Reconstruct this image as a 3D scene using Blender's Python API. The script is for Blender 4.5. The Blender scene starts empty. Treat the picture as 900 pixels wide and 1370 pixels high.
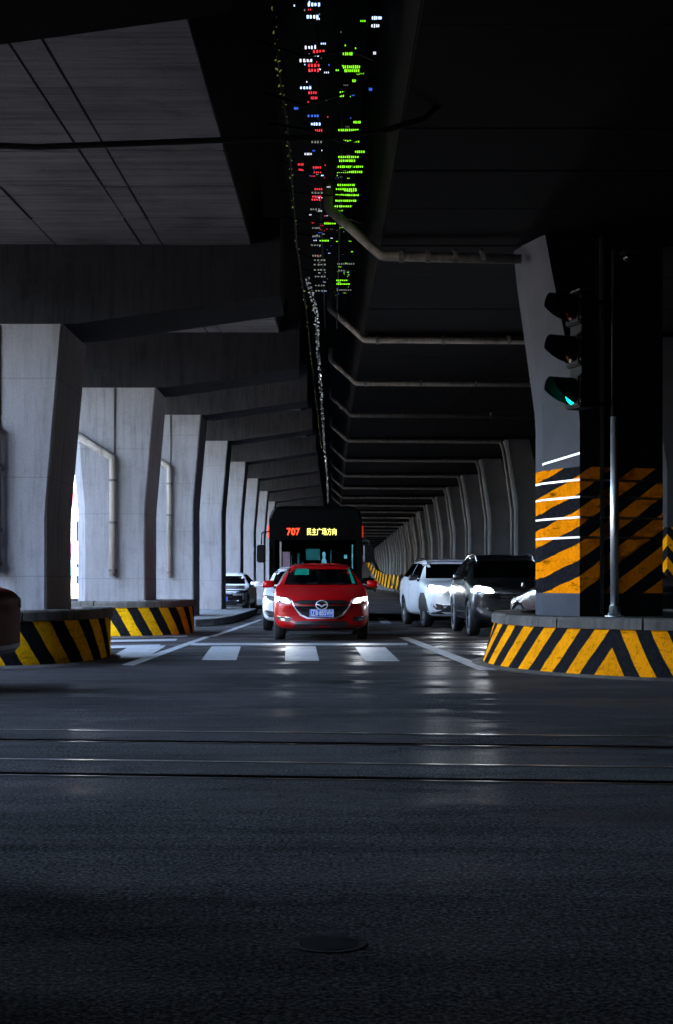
import bpy, bmesh, math, random
from mathutils import Vector, Matrix
from mathutils.bvhtree import BVHTree
random.seed(7)
R = math.radians
C = bpy.context.scene.collection
SC = bpy.context.scene

# ------------------------------------------------------------------ camera
F = 2000.0                      # focal length in pixels of a 900 x 1370 frame
EYE = 1.05
cd = bpy.data.cameras.new('camera')
cam = bpy.data.objects.new('camera', cd); C.objects.link(cam)
cam.location = (0, 0, EYE); cam.rotation_euler = (R(90), 0, 0)
cd.sensor_fit = 'VERTICAL'; cd.sensor_height = 36; cd.sensor_width = 36*900/1370
cd.lens = F/1370*36
cd.shift_y = 95/1370; cd.shift_x = 5/1370
cd.clip_start = .05; cd.clip_end = 2000
SC.camera = cam

# ------------------------------------------------------------------ sky, sun, exposure
SUN_EL, SUN_AZ = 40, 128       # azimuth clockwise from +Y; the sun stands behind to the right, above the decks, and strikes the street front at left
w = bpy.data.worlds.new('World'); SC.world = w; w.use_nodes = True
nt = w.node_tree; bg = nt.nodes['Background']
sky = nt.nodes.new('ShaderNodeTexSky'); sky.sky_type = 'NISHITA'; sky.sun_disc = False
sky.sun_elevation = R(SUN_EL); sky.sun_rotation = R(SUN_AZ)
sky.dust_density = 3.0; sky.ozone_density = .4
nt.links.new(sky.outputs[0], bg.inputs[0]); bg.inputs[1].default_value = .15
sl = bpy.data.lights.new('sun', 'SUN'); sl.energy = 2.5; sl.angle = R(.5); sl.color = (1, .95, .88)
sun = bpy.data.objects.new('sun', sl); C.objects.link(sun)
a, e = R(SUN_AZ), R(SUN_EL)
sdir = Vector((math.sin(a)*math.cos(e), math.cos(a)*math.cos(e), math.sin(e)))
sun.rotation_euler = sdir.to_track_quat('Z', 'Y').to_euler(); sun.location = sdir*60
SC.view_settings.view_transform = 'Standard'; SC.view_settings.look = 'None'
SC.view_settings.exposure = 5.3; SC.view_settings.gamma = 1
SC.cycles.max_bounces = 8; SC.cycles.diffuse_bounces = 5; SC.cycles.glossy_bounces = 4
SC.cycles.use_denoising = True
SC.cycles.sample_clamp_indirect = 4

# ------------------------------------------------------------------ materials
def newmat(name):
    m = bpy.data.materials.new(name); m.use_nodes = True
    n = m.node_tree.nodes; return m, m.node_tree, n['Principled BSDF']
def N(t, kind, **kw):
    n = t.nodes.new(kind)
    for k, v in kw.items(): setattr(n, k, v)
    return n
def math_node(t, op, a, b=None):
    n = N(t, 'ShaderNodeMath', operation=op)
    for i, v in enumerate((a, b)):
        if v is None: continue
        if isinstance(v, (int, float)): n.inputs[i].default_value = v
        else: t.links.new(v, n.inputs[i])
    return n.outputs[0]
def noise(t, vec, scale, detail=4, rough=.55):
    n = N(t, 'ShaderNodeTexNoise'); n.inputs['Scale'].default_value = scale
    n.inputs['Detail'].default_value = detail; n.inputs['Roughness'].default_value = rough
    t.links.new(vec, n.inputs['Vector']); return n.outputs['Fac']
def ramp(t, fac, stops):
    r = N(t, 'ShaderNodeValToRGB'); t.links.new(fac, r.inputs[0])
    el = r.color_ramp.elements
    while len(el) < len(stops): el.new(.5)
    for x, (p, c) in zip(el, stops): x.position = p; x.color = (*c, 1) if len(c) == 3 else c
    return r.outputs[0]
def mixc(t, fac, a, b, mode='MIX'):
    n = N(t, 'ShaderNodeMix', data_type='RGBA', blend_type=mode)
    if isinstance(fac, (int, float)): n.inputs[0].default_value = fac
    else: t.links.new(fac, n.inputs[0])
    for i, v in ((6, a), (7, b)):
        if isinstance(v, tuple): n.inputs[i].default_value = (*v[:3], 1)
        else: t.links.new(v, n.inputs[i])
    return n.outputs[2]
def scaled(t, vec, s):
    n = N(t, 'ShaderNodeMapping'); n.inputs['Scale'].default_value = s
    t.links.new(vec, n.inputs[0]); return n.outputs[0]
def bump(t, b, h, strength, dist=.02):
    n = N(t, 'ShaderNodeBump'); n.inputs['Strength'].default_value = strength; n.inputs['Distance'].default_value = dist
    t.links.new(h, n.inputs['Height']); t.links.new(n.outputs[0], b.inputs['Normal'])
def plain(name, col, rough=.5, metal=0, coat=0, emit=None, es=0, spec=None):
    m, t, b = newmat(name)
    b.inputs['Base Color'].default_value = (*col, 1); b.inputs['Roughness'].default_value = rough
    b.inputs['Metallic'].default_value = metal; b.inputs['Coat Weight'].default_value = coat
    if coat: b.inputs['Coat Roughness'].default_value = .04
    if spec is not None: b.inputs['Specular IOR Level'].default_value = spec
    if emit:
        b.inputs['Emission Color'].default_value = (*emit, 1); b.inputs['Emission Strength'].default_value = es
    return m
def concrete(name, base, var=.35, rough=.85, streak=(6, 6, .5), stain=.5, joints=0):
    m, t, b = newmat(name)
    g = N(t, 'ShaderNodeNewGeometry').outputs['Position']
    n1 = noise(t, g, .9, 6); n2 = noise(t, scaled(t, g, streak), 1.2, 5); n3 = noise(t, g, 38, 3)
    s = math_node(t, 'ADD', math_node(t, 'MULTIPLY', n1, .5), math_node(t, 'MULTIPLY', n2, .5))
    c = ramp(t, s, [(.32, tuple(x*(1-var) for x in base)), (.52, base), (.72, tuple(min(1, x*(1+var*.5)) for x in base))])
    c = mixc(t, .35, c, ramp(t, n3, [(.3, (.55,)*3), (.7, (1,)*3)]), 'MULTIPLY')
    dr = noise(t, scaled(t, g, tuple(2.6*q for q in streak)), 1.0, 6, .65)          # run-off stains
    c = mixc(t, stain, c, ramp(t, dr, [(.38, (.45, .42, .40)), (.50, (1, 1, 1))]), 'MULTIPLY')
    bl = noise(t, g, 2.3, 7, .7)
    c = mixc(t, stain, c, ramp(t, bl, [(.33, (.5, .49, .48)), (.46, (1, 1, 1))]), 'MULTIPLY')
    if joints:
        sz = N(t, 'ShaderNodeSeparateXYZ'); t.links.new(g, sz.inputs[0])
        fz = math_node(t, 'FRACT', math_node(t, 'DIVIDE', math_node(t, 'ADD', sz.outputs[2], .15), joints))
        c = mixc(t, math_node(t, 'MULTIPLY', math_node(t, 'LESS_THAN', fz, .010), .35), c, (.05, .05, .05))
    t.links.new(c, b.inputs['Base Color']); b.inputs['Roughness'].default_value = rough
    b.inputs['Specular IOR Level'].default_value = .02 if base[0] < .24 else .1
    bump(t, b, math_node(t, 'ADD', n3, n1), .25, .01)
    return m
def hazard(name, yellow, period, slope, duty=.5, band=None, under=(.3, .31, .34), wear=.5):
    """painted warning stripes: u runs round the thing, v is the height"""
    m, t, b = newmat(name)
    uv = N(t, 'ShaderNodeUVMap').outputs[0]
    sx = N(t, 'ShaderNodeSeparateXYZ'); t.links.new(uv, sx.inputs[0]); u, v = sx.outputs[0], sx.outputs[1]
    g = N(t, 'ShaderNodeNewGeometry').outputs['Position']
    n1 = noise(t, g, 3, 6); n2 = noise(t, g, 22, 5, .7)
    wob = math_node(t, 'MULTIPLY', math_node(t, 'SUBTRACT', n1, .5), .05)
    s = math_node(t, 'ADD', math_node(t, 'ABSOLUTE', u), math_node(t, 'MULTIPLY', v, slope))
    s = math_node(t, 'ADD', s, wob)
    f = math_node(t, 'FRACT', math_node(t, 'DIVIDE', math_node(t, 'ADD', s, 20*period), period))
    k = math_node(t, 'LESS_THAN', f, duty)
    yel = ramp(t, n1, [(.3, tuple(x*.75 for x in yellow)), (.6, yellow)])
    yel = mixc(t, wear, yel, ramp(t, n2, [(.36, (.35, .3, .25)), (.5, (1, 1, 1))]), 'MULTIPLY')
    sc = noise(t, scaled(t, g, (1.2, 1.2, 5)), 2.6, 7, .72)     # tyre scuffs and flaked paint
    yel = mixc(t, .85, yel, ramp(t, sc, [(.34, (.12, .10, .09)), (.43, (1, 1, 1))]), 'MULTIPLY')
    c = mixc(t, k, ramp(t, n2, [(.45, (.010, .010, .012)), (.8, (.028, .028, .032))]), yel)
    if band:
        lo = math_node(t, 'GREATER_THAN', v, band[0]); hi = math_node(t, 'LESS_THAN', v, band[1])
        base = ramp(t, noise(t, g, 1.1, 6), [(.3, tuple(x*.7 for x in under)), (.7, under)])
        c = mixc(t, math_node(t, 'MULTIPLY', lo, hi), base, c)
    t.links.new(c, b.inputs['Base Color']); b.inputs['Roughness'].default_value = .6; b.inputs['Specular IOR Level'].default_value = 0
    bump(t, b, n2, .25, .01)
    return m

M = {}
M['concrete'] = concrete('pier_concrete', (.225, .222, .238), .25, stain=.28, joints=1.28)
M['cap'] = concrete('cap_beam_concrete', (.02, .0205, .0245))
M['cap_far'] = concrete('far_cap_beam_concrete', (.036, .037, .042))  # lighter copy of the cap concrete, brightness of farther beams put into it
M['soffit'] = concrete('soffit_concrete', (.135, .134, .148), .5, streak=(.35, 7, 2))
M['shaded'] = concrete('shaded_concrete', (.005, .005, .006), .5, streak=(.35, 7, 2))  # right deck and beams: deep shade put into the base colour
M['dark_web'] = concrete('web_concrete', (.012, .0115, .011), .5, streak=(3, .3, 3))  # one even near-black tone for the girder webs
M['dark'] = concrete('dark_void_concrete', (.012, .012, .013), .3)  # near black; shade of the void put into the colour
M['right_pier'] = concrete('right_pier_concrete', (.10, .105, .12))
M['coping'] = concrete('coping_concrete', (.13, .122, .112), .55)
M['soil'] = concrete('planter_fill', (.05, .048, .046), .5)
M['kerb'] = concrete('kerb_concrete', (.14, .14, .14), .3)
M['pave'] = concrete('pavement_slab', (.34, .33, .31), .25)
M['hz_island'] = hazard('yellow_island_stripes', (.90, .48, .008), .40, .55)
M['hz_right'] = hazard('orange_island_stripes', (.90, .32, .005), .335, .52)
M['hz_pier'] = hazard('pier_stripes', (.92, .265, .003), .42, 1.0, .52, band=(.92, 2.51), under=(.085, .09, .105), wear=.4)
M['hz_pier_dark'] = hazard('pier_stripes_shaded', (.92, .265, .003), .42, 1.0, .52, band=(.92, 2.51), under=(.012, .012, .014), wear=.4)  # copy for the right-facing side, its shade put into the bare concrete
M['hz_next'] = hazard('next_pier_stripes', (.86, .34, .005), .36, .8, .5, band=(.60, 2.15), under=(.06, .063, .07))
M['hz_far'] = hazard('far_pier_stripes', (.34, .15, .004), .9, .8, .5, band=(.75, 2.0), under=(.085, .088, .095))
M['hz_wall'] = hazard('ramp_wall_stripes', (.55, .26, .006), 2.6, 1.1, .45)
M['steel'] = plain('galvanised_steel', (.55, .57, .58), .38, .9)
M['strap'] = plain('bright_steel_strap', (.62, .63, .66), .3, 1)
M['pipe'] = concrete('grimy_pipe', (.28, .25, .22), .45, .55)
M['pipe_dark'] = concrete('dark_pipe', (.12, .115, .11), .4, .5)  # darker copy that dims the far pipes; also collars and brackets
M['rubber'] = plain('tyre_rubber', (.016, .016, .017), .75)
M['blackplastic'] = plain('black_plastic', (.012, .012, .013), .42)
M['signal_black'] = plain('signal_housing_black', (.004, .004, .004), .7, spec=.1)
M['glass'] = plain('dark_car_glass', (.001, .0012, .0014), .04, 0, 0, spec=.35)
M['chrome'] = plain('chrome', (.8, .8, .82), .12, 1)
M['trim'] = plain('satin_trim', (.75, .76, .8), .35, .4)
M['alloy'] = plain('alloy_rim', (.45, .46, .48), .3, .9)
M['plate_blue'] = plain('plate_blue', (.02, .10, .62), .4)
M['plate_white'] = plain('plate_white', (.8, .82, .85), .4)
M['lamp'] = plain('headlamp_glow', (.9, .92, 1), .2, emit=(.9, .95, 1), es=2)
M['lamp_hot'] = plain('headlamp_hot', (.9, .92, 1), .2, emit=(.9, .95, 1), es=8)
M['lamp_house'] = plain('headlamp_housing', (.25, .26, .28), .1, .6, 1)
M['fog_lens'] = plain('fog_lens', (.6, .62, .65), .12, .7)
M['tail_red'] = plain('tail_lamp_red', (.4, .01, .01), .15, coat=1)
M['teal_reflection'] = plain('painted_teal_reflection', (.004, .08, .065), .2, emit=(.01, .42, .32), es=.006)  # faint glow stands in for a windscreen reflection
def paint(name, col, metal=.3, rough=.3):
    m = plain(name, col, rough, metal, 1); return m
M['red'] = paint('red_paint', (.36, .0012, .003), 0, .4)
M['red'].node_tree.nodes['Principled BSDF'].inputs['Coat Weight'].default_value = .35
M['red'].node_tree.nodes['Principled BSDF'].inputs['Specular IOR Level'].default_value = .15
M['white'] = paint('white_paint', (.78, .79, .82), 0, .35)
M['black_paint'] = paint('charcoal_paint', (.015, .016, .018), .5, .3)
M['grey_paint'] = paint('grey_paint', (.022, .023, .025), .5, .25)
M['maroon'] = plain('maroon_paint', (.11, .003, .004), .6, spec=.02)
M['bus_black'] = plain('bus_black', (.0018, .0018, .002), .5, spec=.03)
M['bus_red'] = paint('bus_red', (.30, .006, .008), .0, .35)

def asphalt(name, base, wet=.0):
    m, t, b = newmat(name)
    g = N(t, 'ShaderNodeNewGeometry').outputs['Position']
    n1 = noise(t, g, .35, 6, .6); n2 = noise(t, scaled(t, g, (.5, 5, 1)), .8, 5); n3 = noise(t, g, 60, 2, .8); n4 = noise(t, g, 17, 4, .7)
    s = math_node(t, 'ADD', math_node(t, 'MULTIPLY', n1, .5), math_node(t, 'MULTIPLY', n2, .5))
    c = ramp(t, s, [(.35, tuple(x*.6 for x in base)), (.5, base), (.68, tuple(x*1.45 for x in base))])
    c = mixc(t, .8, c, ramp(t, n3, [(.36, (.15,)*3), (.5, (.8,)*3), (.66, (2.6,)*3)]), 'MULTIPLY')
    c = mixc(t, .5, c, ramp(t, n4, [(.35, (.4,)*3), (.6, (1.1,)*3)]), 'MULTIPLY')
    t.links.new(c, b.inputs['Base Color'])
    vo = N(t, 'ShaderNodeTexVoronoi', feature='DISTANCE_TO_EDGE'); vo.inputs['Scale'].default_value = .33
    wv = N(t, 'ShaderNodeVectorMath', operation='ADD'); t.links.new(g, wv.inputs[0])
    nz = N(t, 'ShaderNodeTexNoise'); nz.inputs['Scale'].default_value = 1.4; nz.inputs['Detail'].default_value = 6; t.links.new(g, nz.inputs['Vector'])
    t.links.new(nz.outputs['Color'], wv.inputs[1]); t.links.new(wv.outputs[0], vo.inputs['Vector'])
    crack = math_node(t, 'LESS_THAN', vo.outputs['Distance'], .0035)
    c = mixc(t, math_node(t, 'MULTIPLY', crack, .3), c, (.008, .008, .008))
    t.links.new(c, b.inputs['Base Color'])
    r = ramp(t, s, [(.35, (.26,)*3), (.65, (.46,)*3)]); t.links.new(r, b.inputs['Roughness'])
    sm = noise(t, scaled(t, g, (.7, 1.6, 1)), .55, 5, .65)
    sp = math_node(t, 'MULTIPLY', math_node(t, 'MINIMUM', math_node(t, 'MAXIMUM', math_node(t, 'MULTIPLY', math_node(t, 'SUBTRACT', sm, .50), 8), 0), 1), .0009)
    t.links.new(sp, b.inputs['Specular IOR Level'])
    bump(t, b, math_node(t, 'ADD', n3, n4), .10, .003)
    return m
M['asphalt'] = asphalt('asphalt', (.050, .0462, .045))
M['track_bed'] = asphalt('track_bed_asphalt', (.056, .054, .052))
def worn_paint():
    m, t, b = newmat('worn_road_paint')
    g = N(t, 'ShaderNodeNewGeometry').outputs['Position']
    n = noise(t, g, 9, 6, .7); n2 = noise(t, g, 1.5, 3)
    s = math_node(t, 'ADD', math_node(t, 'MULTIPLY', n, .7), math_node(t, 'MULTIPLY', n2, .3))
    c = ramp(t, s, [(.36, (.05, .05, .055)), (.46, (.20, .205, .215)), (.62, (.30, .305, .315))])
    t.links.new(c, b.inputs['Base Color']); b.inputs['Roughness'].default_value = .6
    return m
M['roadpaint'] = worn_paint()
M['rail'] = plain('worn_rail_steel', (.30, .28, .26), .28, .9)
M['groove'] = plain('rail_groove', (.008, .008, .008), .9, spec=.01)
M['iron'] = concrete('cast_iron', (.018, .017, .017), .4, .8)

# ------------------------------------------------------------------ helpers
def link(name, me, mat=None, parent=None):
    o = bpy.data.objects.new(name, me); C.objects.link(o)
    if mat is not None:
        for m in (mat if isinstance(mat, (list, tuple)) else [mat]): me.materials.append(m)
    if parent is not None: o.parent = parent
    return o
def from_bm(name, bm, mat=None, parent=None, smooth=False):
    me = bpy.data.meshes.new(name); bm.normal_update(); bm.to_mesh(me); bm.free()
    if smooth:
        for p in me.polygons: p.use_smooth = True
    return link(name, me, mat, parent)
def tag(o, label, cat, group=None):
    o['label'] = label; o['category'] = cat
    if group: o['group'] = group
    return o
def thing(name, label, cat, loc=(0, 0, 0), rz=0, group=None):
    o = bpy.data.objects.new(name, None); C.objects.link(o)
    o.location = loc; o.rotation_euler = (0, 0, rz); o.empty_display_size = .2
    return tag(o, label, cat, group)
def struct(o, kind='structure'):
    o['kind'] = kind; return o
def bx(bm, x0, x1, y0, y1, z0, z1):
    v = [bm.verts.new(p) for p in ((x0,y0,z0),(x1,y0,z0),(x1,y1,z0),(x0,y1,z0),(x0,y0,z1),(x1,y0,z1),(x1,y1,z1),(x0,y1,z1))]
    for f in ((0,3,2,1),(4,5,6,7),(0,1,5,4),(1,2,6,5),(2,3,7,6),(3,0,4,7)): bm.faces.new([v[i] for i in f])
    return v
def box(name, x0, x1, y0, y1, z0, z1, mat, parent=None, bev=0):
    bm = bmesh.new(); bx(bm, x0, x1, y0, y1, z0, z1)
    if bev: bmesh.ops.bevel(bm, geom=bm.edges[:], offset=bev, segments=2, affect='EDGES')
    return from_bm(name, bm, mat, parent)
def tube_bm(bm, pts, r, seg=10, caps=True):
    pts = [Vector(p) for p in pts]; rings = []
    up = Vector((0, 0, 1))
    for i, p in enumerate(pts):
        d = (pts[min(i+1, len(pts)-1)] - pts[max(i-1, 0)]).normalized()
        ref = up if abs(d.dot(up)) < .9 else Vector((1, 0, 0))
        s = d.cross(ref).normalized(); q = s.cross(d)
        k = 1.0
        if 0 < i < len(pts)-1:
            c = (pts[i+1]-p).normalized().dot(d); k = 1/max(.6, c)
        rr = r[i] if isinstance(r, (list, tuple)) else r
        rings.append([bm.verts.new(p + (s*math.cos(t)*k + q*math.sin(t))*rr) for t in [2*math.pi*j/seg for j in range(seg)]])
    for A, B in zip(rings, rings[1:]):
        for j in range(seg): bm.faces.new((A[j], A[(j+1) % seg], B[(j+1) % seg], B[j]))
    if caps: bm.faces.new(rings[0][::-1]); bm.faces.new(rings[-1])
def tube(name, pts, r, mat, parent=None, seg=10):
    bm = bmesh.new(); tube_bm(bm, pts, r, seg); bmesh.ops.recalc_face_normals(bm, faces=bm.faces[:])
    return from_bm(name, bm, mat, parent, True)
def bend(pts, rad=.15, n=4):
    """rounds the corners of a polyline"""
    pts = [Vector(p) for p in pts]; out = [pts[0]]
    for a, b, c in zip(pts, pts[1:], pts[2:]):
        u = (a-b); v = (c-b); r = min(rad, u.length*.45, v.length*.45)
        p, q = b+u.normalized()*r, b+v.normalized()*r
        for i in range(n+1):
            t = i/n; out.append(p*(1-t)**2 + b*2*t*(1-t) + q*t*t)
    out.append(pts[-1]); return out
def loft(name, rings, mat, parent=None, uoff=None, smooth=False, vbase=0, uscale=None):
    """rings: closed loops of equal length; UV u runs round the loop in metres, v is the height"""
    bm = bmesh.new(); uv = bm.loops.layers.uv.new('UVMap')
    n = len(rings[0]); us = [0]
    mid = rings[0]
    for i in range(n):
        k = uscale[i] if uscale else 1
        us.append(us[-1] + (Vector(mid[(i+1) % n])-Vector(mid[i])).length*k)
    off = us[uoff] if uoff is not None else 0; per = us[-1]
    V = [[bm.verts.new(p) for p in r] for r in rings]
    for A, B in zip(V, V[1:]):
        for j in range(n):
            k = (j+1) % n
            f = bm.faces.new((A[j], A[k], B[k], B[j]))
            for l, (uu, vv) in zip(f.loops, ((us[j], A[j].co.z), (us[j+1], A[k].co.z), (us[j+1], B[k].co.z), (us[j], B[j].co.z))):
                q = uu-off
                if uoff is not None and (us[j]+us[j+1])/2-off > per/2: q -= per
                if uoff is not None and (us[j]+us[j+1])/2-off < -per/2: q += per
                l[uv].uv = (q, vv-vbase)
    for r, rev in ((V[0], True), (V[-1], False)):
        f = bm.faces.new(r[::-1] if rev else r)
        for l in f.loops: l[uv].uv = (l.vert.co.x, l.vert.co.z-vbase)
    bmesh.ops.recalc_face_normals(bm, faces=bm.faces[:])
    return from_bm(name, bm, mat, parent, smooth)
def text_mesh(body, size, extrude=.001, space=1.0, bold=0):
    cu = bpy.data.curves.new('lettering', 'FONT'); cu.body = body; cu.size = size; cu.extrude = extrude
    cu.offset = bold; cu.align_x = 'CENTER'; cu.align_y = 'CENTER'; cu.space_character = space; cu.resolution_u = 3
    o = bpy.data.objects.new('lettering', cu); C.objects.link(o)
    dg = bpy.context.evaluated_depsgraph_get()
    me = bpy.data.meshes.new_from_object(o.evaluated_get(dg)); bpy.data.objects.remove(o); return me
def px(x, y, d): return Vector(((x-445)*d/F, d, EYE+(780-y)*d/F))
def interp(tab, x):
    if x <= tab[0][0]: return tab[0][1]
    for (a, b), (c, d) in zip(tab, tab[1:]):
        if x <= c: return b+(d-b)*(x-a)/(c-a)
    return tab[-1][1]
def copy_tree(o, parent=None):
    c = o.copy(); C.objects.link(c)
    if parent is not None: c.parent = parent
    for ch in o.children: copy_tree(ch, c)
    return c

# ------------------------------------------------------------------ ground, road, tramway
TILT = -.105                    # the tramway crosses slightly askew
def strip(name, y0, y1, mat, z=0, x0=-60, x1=14, tilt0=TILT, tilt1=TILT, nx=1):
    bm = bmesh.new()
    a, b = (x0, y0+tilt0*x0, z), (x1, y0+tilt0*x1, z)
    c, d = (x1, y1+tilt1*x1, z), (x0, y1+tilt1*x0, z)
    bm.faces.new([bm.verts.new(p) for p in (a, b, c, d)])
    return struct(from_bm(name, bm, mat))
gr = bmesh.new(); gr.faces.new([gr.verts.new(p) for p in ((-900,-900,-.09),(900,-900,-.09),(900,1500,-.09),(-900,1500,-.09))])
struct(from_bm('ground', gr, M['groove']))
struct(box('outer_ground', -900, -60, -900, 1500, -.08, -.002, M['asphalt']))
struct(box('outer_ground', 14.6, 900, -900, 1500, -.08, -.002, M['asphalt']))
strip('road', -30, 7.94, M['asphalt'], tilt0=0)
strip('tramway', 8.12, 9.66, M['track_bed'])
strip('road', 9.86, 420, M['asphalt'], tilt1=0)
def rail(y, wd):
    bm = bmesh.new(); x0, x1 = -60, 14
    for (ya, za), (yb, zb) in (((y, -.03), (y, .006)), ((y, .006), (y+wd, .006)), ((y+wd, .006), (y+wd, -.03))):
        bm.faces.new([bm.verts.new(p) for p in ((x0, ya+TILT*x0, za), (x1, ya+TILT*x1, za), (x1, yb+TILT*x1, zb), (x0, yb+TILT*x0, zb))])
    return struct(from_bm('tram_rail', bm, M['rail']))
for y, wd in ((8.66, .05), (10.40, .05)): rail(y, wd)
for y in (7.955, 9.675): rail(y, .022)
# road paint
def quad(name, pts, mat, z=.004, parent=None):
    bm = bmesh.new(); bm.faces.new([bm.verts.new((p[0], p[1], z)) for p in pts])
    return struct(from_bm(name, bm, mat, parent))
def gpt(x, y):
    d = EYE*F/(y-780); return ((x-445)*d/F, d)
def cstripe(x0, x1, xa, xb, ya, yb): quad('crosswalk_stripe', (gpt(x0, yb), gpt(x1, yb), gpt(xb, ya), gpt(xa, ya)), M['roadpaint'])
cstripe(269, 316, 283, 322, 865, 883.5); cstripe(381, 427, 382, 422, 865, 884.5); cstripe(488, 535, 475, 515, 866, 885)
cstripe(146, 196, 175, 222, 864, 880)
quad('stop_line', (gpt(255, 863.5), gpt(545, 863.5), gpt(545, 860.6), gpt(255, 860.6)), M['roadpaint'])
quad('lane_line', (gpt(162, 890), gpt(178, 891), gpt(282, 852), gpt(273, 852)), M['roadpaint'])
quad('lane_line', (gpt(280, 851.5), gpt(289, 851.8), gpt(352, 829), gpt(347, 829)), M['roadpaint'])
quad('lane_line', (gpt(533, 853), gpt(545, 852.5), gpt(665, 897), gpt(640, 897)), M['roadpaint'], .0045)
quad('lane_line', (gpt(503, 826), gpt(512, 826), gpt(524, 834), gpt(510, 834)), M['roadpaint'])
for y0, y1 in ((852, 854), (857, 859.5), (864.5, 868)):
    quad('edge_line', (gpt(130, y1), gpt(250-3*(y0-852), y1-2), gpt(252-3*(y0-852), y0-2), gpt(130, y0)), M['roadpaint'], .0048)
def manhole(x, y, r, label):
    bm = bmesh.new(); bmesh.ops.create_cone(bm, cap_ends=True, segments=32, radius1=r, radius2=r*.98, depth=.003)
    t = thing('manhole_cover', label, 'manhole', (x, y, .0015))
    from_bm('cover_ring', bm, M['iron'], t)
    bm = bmesh.new(); bmesh.ops.create_cone(bm, cap_ends=True, segments=32, radius1=r*.8, radius2=r*.78, depth=.003)
    o = from_bm('lid', bm, M['groove'], t); o.location.z = .001
x, y = gpt(445, 912); manhole(x, y, .25, 'round dark manhole cover in the road in front of the red car')
x, y = gpt(440, 1263); manhole(x, y, .11, 'small round valve cover low in the dark foreground asphalt')

# ------------------------------------------------------------------ viaduct: deck profile and bents
BENT = [19.3+10.2*i for i in range(29)]
DECK = [(-30, 5.0), (9, 5.1), (14, 5.25), (19.3, 5.42), (29.5, 6.0), (39.7, 6.5), (49.9, 6.8), (60.1, 6.92), (70, 6.98), (400, 6.98)]
LBOT = [(9, 4.75), (19.3, 4.40), (29.5, 4.91), (39.7, 5.52), (49.9, 5.80), (60.1, 5.93), (70.3, 5.97), (80, 6.0), (400, 6.0)]
def dz(y): return interp(DECK, y)
YS = [-30, 9, 14, 19.3, 29.5, 39.7, 49.9, 60.1, 70, 330]
def deck(side, label, cat_mat, panel_mat, x_in, x_top, x_out, cols, joints):
    t = thing('viaduct_deck', label, 'viaduct', (0, 0, 0))
    bm = bmesh.new(); rings = []
    for y in YS:
        z = dz(y)+.06
        rings.append([bm.verts.new(p) for p in ((x_in, y, z), (x_out, y, z), (x_out, y, z+1.6), (x_top, y, z+1.6))])
    for A, B in zip(rings, rings[1:]):
        for j in range(4): bm.faces.new((A[j], A[(j+1) % 4], B[(j+1) % 4], B[j]))
    bm.faces.new(rings[0]); bm.faces.new(rings[-1][::-1]); bmesh.ops.recalc_face_normals(bm, faces=bm.faces[:])
    from_bm('deck_girder', bm, cat_mat, t)
    g = .022
    for ya, yb in zip(joints, joints[1:]):
        for xa, xb in zip(cols, cols[1:]):
            a, b = min(xa, xb)+g/2, max(xa, xb)-g/2; gy = .055 if 9 < ya < 27 else g
            y0, y1 = ya+gy/2, yb-gy/2
            bm = bmesh.new(); dzv = random.uniform(-.006, .006)
            v = [bm.verts.new(p) for p in ((a, y0, dz(y0)+dzv), (b, y0, dz(y0)+dzv), (b, y1, dz(y1)+dzv), (a, y1, dz(y1)+dzv),
                                          (a, y0, dz(y0)+.09), (b, y0, dz(y0)+.09), (b, y1, dz(y1)+.09), (a, y1, dz(y1)+.09))]
            for f in ((0,3,2,1),(4,5,6,7),(0,1,5,4),(1,2,6,5),(2,3,7,6),(3,0,4,7)): bm.faces.new([v[i] for i in f])
            from_bm('soffit_panel', bm, panel_mat, t)
    return t
jl = [-8, -4, 0, 3, 6, 9, 10.6, 14.6, 16.1, 17.7, 19.4, 22.2, 24.9, 27.4, 29.6, 34.5, 39.8, 50, 60.2, 70.4, 100, 180, 330]
jr = [-8, -4, 0, 3, 6, 9, 11, 13.8, 15.4, 17.2, 19.4, 22.2, 25.9, 29.6, 34.5, 39.8, 50, 60.2, 70.4, 100, 180, 330]
LEFT_EDGE = -7.7
deck('l', 'left concrete viaduct deck with pale jointed soffit panels over the left piers', M['dark_web'], M['soffit'], -1.05, -.72, LEFT_EDGE,
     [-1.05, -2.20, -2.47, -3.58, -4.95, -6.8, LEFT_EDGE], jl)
deck('r', 'right viaduct deck with shade put into its dark soffit above the queue of cars', M['dark_web'], M['shaded'], .63, .36, 14.0,
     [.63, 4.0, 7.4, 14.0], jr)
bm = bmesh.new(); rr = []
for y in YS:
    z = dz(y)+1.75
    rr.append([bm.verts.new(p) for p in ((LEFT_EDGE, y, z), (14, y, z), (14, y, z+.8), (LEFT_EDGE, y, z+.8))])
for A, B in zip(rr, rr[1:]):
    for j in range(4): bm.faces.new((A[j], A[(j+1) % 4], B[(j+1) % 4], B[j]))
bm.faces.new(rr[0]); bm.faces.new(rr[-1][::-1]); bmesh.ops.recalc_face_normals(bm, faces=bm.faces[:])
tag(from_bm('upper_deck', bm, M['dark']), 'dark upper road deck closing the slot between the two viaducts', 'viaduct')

ORD = ['first', 'second', 'third', 'fourth', 'fifth', 'sixth', 'seventh', 'eighth', 'ninth', 'tenth', 'eleventh', 'twelfth', 'thirteenth', 'fourteenth', 'fifteenth', 'sixteenth', 'seventeenth', 'eighteenth', 'nineteenth', 'twentieth', 'twenty first', 'twenty second', 'twenty third']
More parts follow.
